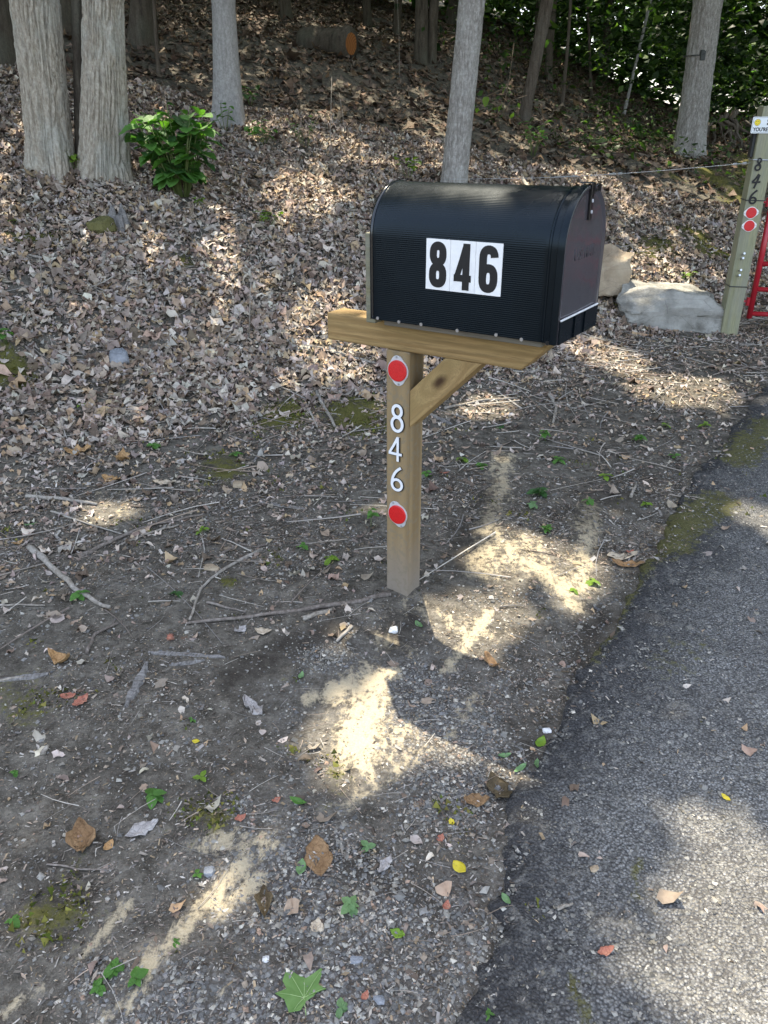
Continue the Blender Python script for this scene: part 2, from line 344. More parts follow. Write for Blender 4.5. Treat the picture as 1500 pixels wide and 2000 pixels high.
# ground: masks in the vertex colour say where sand, moss and gravel lie; grain comes from noise
m=NT('forest_floor',.95,.08); at=m.attr(); sp=m.n('SeparateColor'); m.lk(at.outputs['Color'],sp.inputs[0])
n1=m.noise(3,6,.65); n2=m.noise(45,5,.75); n3=m.noise(160,3,.7); n4=m.noise(14,5,.7)
c=m.ramp(n4,[(.28,(.040,.036,.029)),(.48,(.104,.095,.079)),(.70,(.205,.188,.158))])
c=m.mix(m.ramp(n2,[(.36,.55),(.52,0)]),c,(.038,.030,.023)); c=m.mix(m.ramp(n3,[(.55,0),(.72,.6)]),c,(.28,.245,.20))
vg=m.n('TexVoronoi'); vg.inputs['Scale'].default_value=110; m.lk(m.co(),vg.inputs['Vector'])
grc=m.ramp(vg.outputs['Color'],[(0,(.06,.06,.062)),(.5,(.15,.15,.15)),(1,(.30,.295,.28))]); grc=m.mix(m.ramp(vg.outputs['Distance'],[(.35,0),(.62,.8)]),grc,(.05,.042,.035))
c=m.mix(m.math('MULTIPLY',sp.outputs[2],m.ramp(n4,[(.3,.2),(.55,1)])),c,grc)
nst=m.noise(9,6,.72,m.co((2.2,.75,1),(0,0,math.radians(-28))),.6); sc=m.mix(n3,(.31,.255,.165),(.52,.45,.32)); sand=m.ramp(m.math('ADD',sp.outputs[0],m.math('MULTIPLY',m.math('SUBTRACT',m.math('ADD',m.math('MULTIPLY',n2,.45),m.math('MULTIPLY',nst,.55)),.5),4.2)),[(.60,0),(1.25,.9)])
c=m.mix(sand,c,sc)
mossf=m.ramp(m.math('ADD',sp.outputs[1],m.math('MULTIPLY',m.math('SUBTRACT',m.math('ADD',m.math('MULTIPLY',n4,.6),m.math('MULTIPLY',n2,.5)),.55),3.2)),[(.40,0),(.8,.9)])
c=m.mix(mossf,c,m.mix(n3,(.045,.048,.012),(.15,.14,.035)))
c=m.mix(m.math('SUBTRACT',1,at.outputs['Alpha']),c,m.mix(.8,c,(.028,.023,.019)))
m.color(c); m.bump(m.math('ADD',m.math('MULTIPLY',n2,.6),m.math('ADD',m.math('MULTIPLY',n3,.25),n4)),.012,.9); M['ground']=m.m
m=NT('worn_asphalt',.85,.25); at=m.attr(); sp=m.n('SeparateColor'); m.lk(at.outputs['Color'],sp.inputs[0])
vg=m.n('TexVoronoi'); vg.inputs['Scale'].default_value=145; m.lk(m.co(),vg.inputs['Vector']); v2=m.n('TexVoronoi'); v2.inputs['Scale'].default_value=230; m.lk(m.co(),v2.inputs['Vector'])
b1=m.noise(3.2,7,.7); b2=m.noise(30,5,.7)
c=m.ramp(vg.outputs['Color'],[(0,(.12,.122,.12)),(.45,(.24,.24,.232)),(.8,(.35,.347,.335)),(1,(.50,.495,.475))]); c=m.mix(m.ramp(vg.outputs['Distance'],[(.3,0),(.6,.85)]),c,(.045,.043,.042))
c=m.mix(m.ramp(v2.outputs['Color'],[(.5,0),(1,.5)]),c,(.30,.29,.275)); c=m.mix(m.ramp(b1,[(.35,.55),(.6,0)]),c,(.055,.052,.05)); 
c=m.mix(sp.outputs[0],c,m.mix(.85,c,(.026,.026,.028))); c=m.mix(m.ramp(b2,[(.52,0),(.68,.5)]),c,(.27,.26,.235))
mf=m.ramp(m.math('ADD',sp.outputs[1],m.math('MULTIPLY',m.math('SUBTRACT',b2,.5),2.0)),[(.42,0),(.7,.85)]); c=m.mix(mf,c,(.10,.095,.03))
m.color(c); m.bump(m.math('SUBTRACT',m.math('ADD',m.math('MULTIPLY',b2,1.),m.math('MULTIPLY',v2.outputs['Distance'],-.4)),m.math('MULTIPLY',vg.outputs['Distance'],1.1)),.006,1); M['asphalt']=m.m

# ------------------------------------------------------------------ ground sheet
def caps(P,lst):
    r=np.zeros(len(P))
    for a,b,w,s in lst: r=np.maximum(r,s*np.exp(-(seg_d(P,a,b)/w)**2*.7))
    return r
def cp(x0,y0,x1,y1,w,s=1):
    a=gxy(x0,y0); b=gxy(x1,y1); z=((a+b)/2-C0)@_f; 
    a=a[:2]; b=b[:2]+1e-5; return (a,b,w*z/FPX,s)
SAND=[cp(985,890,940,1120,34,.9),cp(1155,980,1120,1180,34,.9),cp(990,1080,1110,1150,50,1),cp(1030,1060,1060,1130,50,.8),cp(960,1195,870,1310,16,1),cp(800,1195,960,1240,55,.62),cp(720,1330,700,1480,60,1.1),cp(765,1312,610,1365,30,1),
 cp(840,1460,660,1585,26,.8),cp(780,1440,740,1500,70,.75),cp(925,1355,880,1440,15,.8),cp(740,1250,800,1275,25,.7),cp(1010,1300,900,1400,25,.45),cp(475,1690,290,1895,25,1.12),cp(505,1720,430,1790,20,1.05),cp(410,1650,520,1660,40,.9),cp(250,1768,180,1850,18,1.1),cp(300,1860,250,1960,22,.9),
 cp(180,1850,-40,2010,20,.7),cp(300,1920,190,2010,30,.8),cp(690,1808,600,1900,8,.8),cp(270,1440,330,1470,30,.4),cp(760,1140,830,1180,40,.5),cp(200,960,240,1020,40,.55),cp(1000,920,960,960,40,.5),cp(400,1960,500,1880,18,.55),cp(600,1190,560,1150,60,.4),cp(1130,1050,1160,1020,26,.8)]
MOSS=[cp(560,800,545,820,46),cp(690,800,700,820,60),cp(430,905,440,925,48,.8),cp(0,715,20,730,50),cp(30,462,70,465,40,.8),cp(1290,470,1260,490,55,.8),cp(1360,455,1400,500,42,1.1),cp(1380,330,1400,360,30,1),cp(1290,335,1320,350,25,.8),cp(90,1770,120,1790,60,.7),cp(400,1600,420,1610,40,.7),
 cp(445,1138,450,1140,18,1),cp(600,1310,560,1330,20,.3),cp(1455,300,1440,400,40,.8),cp(1190,590,1230,600,30,.6),cp(650,1560,660,1500,40,.4),cp(1250,280,1300,260,60,.6),cp(350,500,360,505,16,.9),cp(30,1340,60,1400,50,.55),cp(560,680,600,690,30,.5),cp(150,1660,140,1700,30,.4)]
GRAV=[cp(560,1700,700,1950,140,.9),cp(800,1350,900,1500,110,.9),cp(300,2000,600,1960,110,.9),cp(900,1780,800,2000,110,.6),cp(980,1350,900,1500,50,.5),cp(460,1570,470,1580,25,.9),cp(650,1280,700,1300,60,.5),cp(560,1350,600,1500,50,.35),cp(750,1780,640,1900,90,.8)]
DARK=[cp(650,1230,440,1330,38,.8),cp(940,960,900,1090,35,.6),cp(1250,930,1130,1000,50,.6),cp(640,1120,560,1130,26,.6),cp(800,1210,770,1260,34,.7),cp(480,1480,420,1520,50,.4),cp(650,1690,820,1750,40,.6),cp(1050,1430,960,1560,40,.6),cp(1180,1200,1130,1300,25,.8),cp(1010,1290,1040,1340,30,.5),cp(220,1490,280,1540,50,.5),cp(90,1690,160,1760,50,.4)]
def axis(lo,f0,f1,hi,st,gr=1.09):
    a=list(np.arange(f0,f1,st)); s=st; x=a[-1]
    while x<hi: s*=gr; x+=s; a.append(x)
    s=st; x=a[0]; b=[]
    while x>lo: s*=gr; x-=s; b.append(x)
    return np.array(b[::-1]+a)
gx=axis(-90,-2.9,3.3,90,.022); gy=axis(-70,.55,6.4,120,.022,1.05)
X,Y=np.meshgrid(gx,gy); P=np.c_[X.ravel(),Y.ravel()]; Z=H(P[:,0],P[:,1])
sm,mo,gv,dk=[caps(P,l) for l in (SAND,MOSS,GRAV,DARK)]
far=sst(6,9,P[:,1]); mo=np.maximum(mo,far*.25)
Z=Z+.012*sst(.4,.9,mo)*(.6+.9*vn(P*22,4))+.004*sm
# small bank of bare earth with roots below the far right trees
nx,ny=len(gx),len(gy); idx=np.arange(nx*ny).reshape(ny,nx)
F=np.stack([idx[:-1,:-1],idx[:-1,1:],idx[1:,1:],idx[1:,:-1]],-1).reshape(-1,4)
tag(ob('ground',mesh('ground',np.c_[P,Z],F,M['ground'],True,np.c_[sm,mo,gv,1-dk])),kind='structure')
# driveway
L=np.r_[0,np.cumsum(np.linalg.norm(np.diff(EDGE,axis=0),axis=1))]
sN=[L[1]-.3]; 
while sN[-1]<L[-1]-.2: sN.append(sN[-1]+(.014 if sN[-1]<L[10]+.5 else .05))
sN=np.r_[np.linspace(0,L[1]-.35,60),sN]; E2=np.c_[np.interp(sN,L,EDGE[:,0]),np.interp(sN,L,EDGE[:,1])]
kk=np.hanning(25);kk/=kk.sum(); E2s=np.c_[[np.convolve(np.pad(E2[:,i],12,'edge'),kk,'valid') for i in (0,1)]].T
T=np.gradient(E2s,axis=0);T/=np.linalg.norm(T,axis=1)[:,None]; N=np.c_[T[:,1],-T[:,0]]
jag=.022*fbm(E2s*5,3,71)+.016*fbm(E2s*22,2,73)
tv=[0,.006,.014]; 
while tv[-1]<1.7: tv.append(tv[-1]+.015)
while tv[-1]<4.5: tv.append(tv[-1]*1.12)
tv=np.array(tv)
G=E2s[None]+N[None]*(tv[:,None,None])+N[None]*(jag[None,:,None]*np.exp(-tv/.25)[:,None,None])
Q=G.reshape(-1,2); tt=np.repeat(tv,len(E2s))
Zr=Hroad(Q[:,0],Q[:,1])+.010*fbm(Q*38,2,77)*np.exp(-tt/.25)+.008*np.exp(-((tt-.05)/.05)**2)
Zr=np.where(tt<.004,H(Q[:,0],Q[:,1])-.03,Zr-.014*np.exp(-tt/.05))
AM=[cp(1400,985,1290,1060,45,1),cp(1470,860,1440,900,40,.9),cp(1260,1090,1330,1070,35,.8),cp(1260,1100,1150,1290,26,.7),cp(1350,1270,1300,1310,60,.45),cp(1250,1690,1240,1760,14,.7),cp(1120,1920,1140,1990,30,.6),cp(1490,830,1500,860,40,.8)]
mo2=caps(Q,AM); ed=np.exp(-(tt/(.20+.07*fbm(Q*4,2,79)))**2*.8)
na,nb=len(tv),len(E2s); idx=np.arange(na*nb).reshape(na,nb); F=np.stack([idx[:-1,:-1],idx[:-1,1:],idx[1:,1:],idx[1:,:-1]],-1).reshape(-1,4)
tag(ob('driveway',mesh('driveway',np.c_[Q,Zr],F[:,::1],M['asphalt'],True,np.c_[ed,mo2,mo2*0])),kind='structure')

# ------------------------------------------------------------------ mass scatter (merged, real geometry)
def inview(x,y,z,mx=140,zmin=.3):
    d=np.c_[x,y,z]-C0; zc=d@_f; u=750+FPX*(d@_r)/np.maximum(zc,.1); v=1000-FPX*(d@_u)/np.maximum(zc,.1)
    return (zc>zmin)&(u>-mx-400/np.maximum(zc,.5))&(u<1500+mx+400/np.maximum(zc,.5))&(v>-mx)&(v<2000+mx)
def scatter(name,mat,tmpl,P,scale,yaw,tilt,tdir,col,smooth=False,aniso=None):
    """tmpl: list of (V,F quads/tris as one array each) ; merge instances"""
    Vs,Fs3,Fs4,Cs=[],[],[],[]; b=0; k=RS.randint(0,len(tmpl),len(P))
    for i,(TV,TF) in enumerate(tmpl):
        s=k==i; n=s.sum()
        if not n: continue
        v=TV[None]*scale[s][:,None,None] if aniso is None else TV[None]*(scale[s][:,None]*aniso[s])[:,None,:]
        cy,sy=np.cos(yaw[s]),np.sin(yaw[s]); x=v[...,0]*cy[:,None]-v[...,1]*sy[:,None]; y=v[...,0]*sy[:,None]+v[...,1]*cy[:,None]; z=v[...,2]
        # tilt about a horizontal axis at angle tdir
        ca,sa=np.cos(tilt[s])[:,None],np.sin(tilt[s])[:,None]; kx,ky=np.cos(tdir[s])[:,None],np.sin(tdir[s])[:,None]
        a=x*kx+y*ky; bb=-x*ky+y*kx; b2=bb*ca-z*sa; z2=bb*sa+z*ca
        x2=a*kx-b2*ky; y2=a*ky+b2*kx
        o=np.stack([x2,y2,z2],-1)+P[s][:,None]; Vs.append(o.reshape(-1,3)); Cs.append(np.repeat(col[s],len(TV),0))
        for f in (TF if isinstance(TF,list) else [TF]):
            ff=(f[None]+(b+np.arange(n)*len(TV))[:,None,None]).reshape(-1,f.shape[1]); (Fs4 if f.shape[1]==4 else Fs3).append(ff)
        b+=n*len(TV)
    return mesh(name,np.concatenate(Vs),Fs4+Fs3,mat,smooth,np.concatenate(Cs))
def leaf_t(rows,wf,curl,fold,w=.5,tw=0,seed=0):
    V=[];rng=np.random.RandomState(seed)
    for i in range(rows+1):
        t=i/rows; hw=w*wf(t)*.5; x=t-.5; zc=curl*((t-.5)**2)*2-curl*.2+tw*rng.uniform(-.05,.05)
        for j in (-1,0,1): V.append((x+(.04*rng.uniform(-1,1) if 0<i<rows else 0),j*hw*(1+.2*rng.uniform(-1,1)),zc+abs(j)*hw*fold+tw*rng.uniform(-.08,.08)*abs(j)))
    F=[(i*3+j,(i+1)*3+j,(i+1)*3+j+1,i*3+j+1) for i in range(rows) for j in (0,1)]
    return np.array(V),np.array(F)
def star_t(n,lob,seed,cup=.2):
    rng=np.random.RandomState(seed); V=[(0,0,0)]
    for k in range(n):
        q=2*math.pi*(k+rng.uniform(-.3,.3))/n; r=.5*(1 if k%2==0 else lob)*(1+.25*rng.uniform(-1,1))*(.75+.35*abs(math.cos(q*.5+.2))); V.append((r*math.cos(q)*1.15,r*math.sin(q)*.8,cup*rng.uniform(-.2,1)*r))
    return np.array(V),np.array([(0,1+k,1+(k+1)%n) for k in range(n)])
ovw=lambda t: max(.04,math.sin(math.pi*min(1,t*1.02))**.75)
LT=[leaf_t(3,ovw,.5,.35,.5,1,1),leaf_t(3,ovw,-.35,.5,.45,1,2),leaf_t(3,ovw,.9,.2,.55,1,3),leaf_t(3,ovw,.25,-.4,.6,1,4),leaf_t(4,ovw,-.7,.8,.4,1.4,8),star_t(11,.8,5,.7),star_t(10,.82,6,1.2),star_t(12,.72,7,-.6),star_t(9,.85,9,1.)]
LTf=[leaf_t(2,ovw,.5,.35,.55,1,1),leaf_t(2,ovw,-.5,.4,.5,1,2),star_t(7,.6,6,.6)]
pal=np.array([(.37,.33,.28),(.29,.245,.20),(.20,.16,.125),(.44,.405,.36),(.25,.21,.18),(.34,.27,.21),(.13,.10,.078),(.50,.465,.41),(.37,.285,.185),(.22,.185,.16),(.32,.30,.28)])
def pick(n,w=None):
    p=pal[RS.choice(len(pal),n,p=w)]*np.array([1.08,1.02,.97]); return p*RS.uniform(.78,1.18,(n,1))*(1+RS.uniform(-.05,.05,(n,3)))
def cull(P2,dens):
    P2=P2[inview(P2[:,0],P2[:,1],H0(P2[:,0],P2[:,1]))]
    return P2[RS.rand(len(P2))<dens(P2)]
def rand2(n,x0,x1,y0,y1): return np.c_[RS.uniform(x0,x1,n),RS.uniform(y0,y1,n)]
def leafdens(P2):
    s=S_of(P2[:,0],P2[:,1]); d=.04+.36*sst(-2.1,-.5,s+.35*fbm(P2*1.3,2,52))+.60*sst(-1.0,.55,s+.35*fbm(P2*1.7,2,51)); d*=1-.85*sst(.45,.85,caps(P2,MOSS)+.25*fbm(P2*9,2,57)); d*=1-.8*sst(.3,.6,caps(P2,SAND))*(s<.3); rd=road_d(P2[:,0],P2[:,1])
    d=np.where(rd>-.02,np.maximum(0,.012),d); d*=.75+.35*fbm(P2*3,2,53); return np.clip(d,0,1)
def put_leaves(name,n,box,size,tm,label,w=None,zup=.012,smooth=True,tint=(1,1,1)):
    P2=cull(rand2(n,*box),leafdens); z=surf(P2[:,0],P2[:,1]); v=inview(P2[:,0],P2[:,1],z); P2=P2[v];z=z[v]; n=len(P2)
    sx,sy=slope(P2[:,0],P2[:,1]); sl=np.hypot(sx,sy); tilt=np.abs(RS.normal(0,.35,n)); td=RS.uniform(0,6.28,n)
    s=S_of(P2[:,0],P2[:,1]); th=sst(-.3,.5,s)
    # lie along the slope: combine the slope's tilt with a random one
    tx=-sy; ty=sx; ax=np.arctan2(-sx,sy)*0+np.arctan2(sx*-1,sy)  # unused precise axis kept simple
    gx_=-sx+np.cos(td)*tilt; gy_=-sy+np.sin(td)*tilt; tt=np.arctan(np.hypot(gx_,gy_)); axd=np.arctan2(gy_,gx_)+math.pi/2
    Z=z+.003+np.abs(RS.normal(0,1,n))*zup*th
    sz=RS.gamma(6,size/6,n)*np.where(s<-.2,.62,1)
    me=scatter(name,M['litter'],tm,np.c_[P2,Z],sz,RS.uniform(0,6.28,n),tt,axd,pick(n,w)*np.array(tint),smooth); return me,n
me,n1=put_leaves('leaf_litter',215000,(-4.2,4.5,1.0,9.2),.046,LT,'');tag(ob('leaf_litter',me),kind='stuff',label='dry brown and grey fallen leaves covering the wooded bank',cat='leaf litter')
me,n2=put_leaves('leaf_litter',90000,(-11,13,9.2,26),.085,LTf,'',None,.02,True,(.40,.35,.31));tag(ob('leaf_litter',me),kind='stuff',label='shaded fallen leaves on the upper slope among the trunks',cat='leaf litter')  # tint puts the canopy's shade into the colour of these far leaves
# crumbs, slivers
def slivers(n,box,L0,dens,name,label,aspect=(.12,.45),zoff=.002):
    P2=cull(rand2(n,*box),dens); z=surf(P2[:,0],P2[:,1]); v=inview(P2[:,0],P2[:,1],z); P2=P2[v];z=z[v]; n=len(P2)
    T=[(np.array([(-.5,-.4,0),(.5,-.5,.05),(.45,.5,0),(-.4,.45,.12)],float),np.array([(0,1,2,3)])),(np.array([(-.5,-.2,0),(0,-.5,.12),(.5,0,0),(.0,.5,.05)],float),np.array([(0,1,2,3)]))]
    sc=RS.gamma(4,L0/4,n); an=np.c_[np.ones(n),RS.uniform(*aspect,n),np.ones(n)*.5]
    p=pal[RS.choice(len(pal),n)]*(RS.beta(1.6,2.8,(n,1))*1.25+.2); sx,sy=slope(P2[:,0],P2[:,1]); td=RS.uniform(0,6.28,n); ti=np.abs(RS.normal(0,.3,n)); gx_=-sx+np.cos(td)*ti; gy_=-sy+np.sin(td)*ti
    me=scatter(name,M['sliver'],T,np.c_[P2,z+zoff+RS.rand(n)*.003],sc,RS.uniform(0,6.28,n),np.arctan(np.hypot(gx_,gy_)),np.arctan2(gy_,gx_)+math.pi/2,p,False,an)
    tag(ob(name,me),kind='stuff',label=label,cat='debris')
def d_flat(P2):
    rd=road_d(P2[:,0],P2[:,1]); d=.42+.75*fbm(P2*2.6,3,61); d*=np.where(rd>0,.05+.8*np.exp(-rd/.05),1)*(1-.55*sst(.35,.7,caps(P2,SAND)))*(1-.75*sst(.3,.8,caps(P2,DARK)))*(1-.6*sst(.4,.8,caps(P2,MOSS))); d+=.5*np.exp(-((rd+.1)/.08)**2); return np.clip(d,0,1)
slivers(170000,(-1.7,2.2,.55,3.4),.0075,d_flat,'debris','tiny leaf and bark crumbs strewn over the near dirt shoulder')
slivers(90000,(-3.2,3.5,2.6,6.5),.019,d_flat,'debris','leaf fragments and chips strewn over the dirt behind the mailbox',(.1,.4))
def moss(n,box):
    P2=cull(rand2(n,*box),lambda P:np.clip(sst(.35,.75,caps(P,MOSS)+.45*fbm(P*7,3,58)),0,1)); z=surf(P2[:,0],P2[:,1]); n=len(P2)
    T=[(np.array([(-.5,-.3,0),(.5,-.4,0),(.1,.1,.9)],float),np.array([(0,1,2)])),(np.array([(-.4,.4,0),(.3,-.5,0),(.3,.3,.8)],float),np.array([(0,1,2)]))]
    mp_=np.array([(.10,.105,.02),(.16,.155,.035),(.07,.075,.018),(.20,.18,.05),(.09,.12,.02)]); c=mp_[RS.randint(0,5,n)]*RS.uniform(.6,1.2,(n,1))
    tag(ob('moss',scatter('moss',M['sliver'],T,np.c_[P2,z-.001+.006*np.clip(fbm(P2*25,2,59),0,1)],RS.gamma(5,.009/5,n),RS.uniform(0,6.28,n),RS.normal(0,.5,n),RS.uniform(0,6.28,n),c)),kind='stuff',label='yellow-green moss cushions growing in patches on the bank',cat='moss')
moss(500000,(-3,4.2,1,9))
# pebbles
def peb_t(seed):
    r=np.random.RandomState(seed); V=np.array([(1,0,0),(-1,0,0),(0,1,0),(0,-1,0),(0,0,1),(0,0,-1),(.6,.6,.45),(-.6,-.6,.4)],float)[:6]; V*=r.uniform(.7,1.2,(6,1)); V+=r.uniform(-.25,.25,(6,3)); V[:,2]*=.7
    return V*.5,np.array([(0,2,4),(2,1,4),(1,3,4),(3,0,4),(2,0,5),(1,2,5),(3,1,5),(0,3,5)])
PT=[peb_t(i) for i in range(8)]
gpal=np.array([(.20,.205,.21),(.30,.30,.29),(.13,.135,.14),(.40,.40,.38),(.24,.23,.21),(.17,.175,.19),(.52,.50,.46),(.28,.24,.20),(.34,.25,.20)])
gpw=np.array([.2,.17,.18,.1,.12,.12,.03,.05,.03])
def pebbles(n,box,L0,dens,name,label,sink=.15,pal_=gpal,w=gpw,zmul=1.):
    P2=cull(rand2(n,*box),dens); z=surf(P2[:,0],P2[:,1]); v=inview(P2[:,0],P2[:,1],z); P2=P2[v];z=z[v]; n=len(P2)
    s=np.clip(RS.gamma(3.5,L0/3.5,n),.0018,.03); c=pal_[RS.choice(len(pal_),n,p=w/w.sum())]*RS.uniform(.5,1.1,(n,1))*np.array([1.04,1.,.92])
    me=scatter(name,M['pebble'],PT,np.c_[P2,z+s*sink],s,RS.uniform(0,6.28,n),RS.uniform(0,.5,n),RS.uniform(0,6.28,n),c,False,np.c_[RS.uniform(.8,1.3,n),RS.uniform(.7,1.1,n),RS.uniform(.6,1,n)*zmul])
    tag(ob(name,me),kind='stuff',label=label,cat='gravel')
pebbles(300000,(-1.6,2.0,.55,3.6),.0062,lambda P:np.clip((1.0*sst(.15,.7,caps(P,GRAV)+.35*fbm(P*5,2,81))+.07+.15*np.exp(-((road_d(P[:,0],P[:,1])+.06)/.07)**2))*(RS.rand(len(P))<np.exp(-np.clip(road_d(P[:,0],P[:,1]),0,9)/.03))*(1-.25*sst(.5,.9,caps(P,SAND))),0,1),'gravel','small grey stone chips loose on the dirt shoulder')
pebbles(330000,(.0,3.6,.55,5.2),.0062,lambda P:np.clip((road_d(P[:,0],P[:,1])>.01)*(.62-.1*P[:,1]),0,1),'gravel','coarse stone aggregate exposed in the worn asphalt driveway',-.02,np.array([(.15,.155,.158),(.20,.203,.20),(.27,.27,.26),(.10,.103,.106),(.38,.37,.35),(.21,.20,.175)]),np.array([.26,.24,.16,.2,.06,.08]),.55)

# twigs: thin fallen sticks too many to count
def twigs(n,box,Lm,r0,dens,label):
    P2=cull(rand2(n,*box),dens); z=surf(P2[:,0],P2[:,1]); v=inview(P2[:,0],P2[:,1],z); P2=P2[v]; n=len(P2); V=[];F=[];C=[]
    for i in range(n):
        L_=random.gammavariate(3,Lm/3); a=random.gauss(.35,.9)+(math.pi if random.random()<.5 else 0); k=4; ts=np.linspace(0,L_,k); bend=random.uniform(-.25,.25)
        x=P2[i,0]+ts*math.cos(a)+bend*ts*ts/max(L_,.01)*-math.sin(a); y=P2[i,1]+ts*math.sin(a)+bend*ts*ts/max(L_,.01)*math.cos(a)
        z=surf(x,y); z=np.linspace(z[0],z[-1],k)*.6+z*.4+random.uniform(.004,.018); r=r0*random.uniform(.5,1.4)*np.linspace(1,.5,k); c=pal[random.choice([0,3,7,4,5,10])]*random.uniform(.7,1.15)
        nx_,ny_=-math.sin(a),math.cos(a); b=len(V)
        for j in range(k):
            for q in (0,2.09,4.19): V.append((x[j]+nx_*math.cos(q)*r[j],y[j]+ny_*math.cos(q)*r[j],z[j]+math.sin(q)*r[j])); C.append(c)
        F+=[(b+j*3+q,b+j*3+(q+1)%3,b+(j+1)*3+(q+1)%3,b+(j+1)*3+q) for j in range(k-1) for q in range(3)]
    tag(ob('twigs',mesh('twigs',np.array(V),np.array(F),M['twig'],True,np.array(C))),kind='stuff',label=label,cat='twigs')
twigs(2600,(-3,3.2,2.3,8.5),.20,.0034,lambda P:np.clip(.3+sst(-.8,.3,S_of(P[:,0],P[:,1])),0,1)*(road_d(P[:,0],P[:,1])<-.05),'thin dead twigs lying among the leaves on the bank')
twigs(900,(-1.7,2.2,.6,3.4),.055,.0011,lambda P:np.clip(.5+fbm(P*2,2,91),0,1)*(road_d(P[:,0],P[:,1])<0),'short thin twigs scattered over the near dirt')
twigs(500,(.8,4,4.3,7.2),.22,.004,lambda P:np.ones(len(P))*(road_d(P[:,0],P[:,1])<-.1),'pale dead twigs on the bank behind the boulder')
# ------------------------------------------------------------------ part 2 follows
# ------------------------------------------------------------------ strokes for numbers
def ribbon(paths,w,t,y0=0.,closed=()):
    """paths in the x/z plane; front faces -y. every stroke sits a hair further out than the last"""
    mb=MB()
    for i,p in enumerate(paths):
        p=np.asarray(p,float); n=len(p); cl=i in closed
        if cl: T=np.roll(p,-1,0)-np.roll(p,1,0)
        else: T=np.gradient(p,axis=0)
        T/=np.linalg.norm(T,axis=1)[:,None]+1e-9; N=np.c_[-T[:,1],T[:,0]]
        ww=w if np.isscalar(w) else w[i]
        a=p+N*ww/2; b=p-N*ww/2; f=y0-t-i*.00035; V=[]
        for q,yy in ((a,f),(b,f),(a,y0),(b,y0)): V+=[(x,yy,z) for x,z in q]
        F=[]
        for k in range(n if cl else n-1):
            j=(k+1)%n; F+=[(k,j,n+j,n+k),(2*n+k,3*n+k,3*n+j,2*n+j),(k,2*n+k,2*n+j,j),(n+k,n+j,3*n+j,3*n+k)]
        if not cl: F+=[(0,n,3*n,2*n),(n-1,3*n-1,4*n-1,2*n-1)]
        mb.add(V,F)
    return mb
def loop(cx,cz,rx,rz,e=2.,n=28,a0=0,a1=2*math.pi,end=False):
    q=np.linspace(a0,a1,n,endpoint=end); c,s=np.cos(q),np.sin(q)
    return np.c_[cx+rx*np.sign(c)*np.abs(c)**(2/e),cz+rz*np.sign(s)*np.abs(s)**(2/e)]
def bez(*P,n=14):
    t=np.linspace(0,1,n)[:,None]; P=np.array(P,float)
    return (1-t)**3*P[0]+3*(1-t)**2*t*P[1]+3*(1-t)*t*t*P[2]+t**3*P[3]
def digit(ch,style):
    """unit height glyph, returns paths, closed set, stroke width, glyph width"""
    if style=='thin':
        w=.10
        if ch=='8': return [loop(.29,.745,.185,.195),loop(.29,.30,.225,.24)],(0,1),w,.58
        if ch=='4': return [np.array([(.40,.98),(.23,.64),(.05,.32)]),np.array([(.02,.30),(.3,.30),(.58,.30)]),np.array([(.41,1.),(.41,.5),(.41,.0)])],(),w,.58
        return [loop(.29,.27,.22,.21),bez((.46,.97),(.24,.84),(.07,.6),(.07,.27))],(0,),w,.58
    if style=='bold':
        w=.185
        if ch=='8': return [loop(.245,.735,.145,.175,2.5),loop(.245,.275,.155,.185,2.6)],(0,1),w,.49
        if ch=='4': return [np.array([(.33,.96),(.22,.63),(.085,.27)]),np.array([(.0,.255),(.25,.255),(.50,.255)]),np.array([(.35,1.),(.35,.5),(.35,0.)])],(),[.14,.15,.17],.50
        return [loop(.245,.305,.155,.215,2.6),np.r_[loop(.245,.73,.155,.18,2.4,14,math.radians(5),math.radians(180),True),np.array([(.09,.6),(.09,.45),(.09,.3)])]],(0,),w,.49
    w=.13
    if ch=='8': return [loop(.30,.26,.2,.2),np.r_[bez((.17,.42),(.45,.6),(.55,.85),(.38,.93)),bez((.37,.93),(.2,1.0),(.12,.75),(.3,.6)),bez((.31,.59),(.45,.45),(.5,.4),(.49,.28))]],(0,),w,.6
    if ch=='4': return [np.array([(.42,1.),(.22,.66),(.02,.44)]),np.array([(.02,.42),(.3,.42),(.62,.46)]),np.array([(.48,.95),(.38,.5),(.22,.0)])],(),w,.6
    return [loop(.32,.27,.22,.21),bez((.52,.98),(.28,.8),(.06,.6),(.10,.27))],(0,),w,.6
def digit_obj(name,ch,style,x,z,h,y0,t,mat,parent,under=None,wx=1.,grow=.0034):
    pth,cl,w,gw=digit(ch,style); pth=[np.c_[p[:,0]*h*wx,p[:,1]*h] for p in pth]
    ws=[a*h for a in w] if isinstance(w,list) else w*h
    o=ob(name,ribbon(pth,ws,t,0,cl).me(name,mat),parent,(x,y0,z))
    if under:
        w2=[a+grow for a in ws] if isinstance(ws,list) else ws+grow
        u=ob('edge',ribbon(pth,w2,t*.6,0,cl).me('edge',under),o,(.0012,.0,-.0008))
    return o
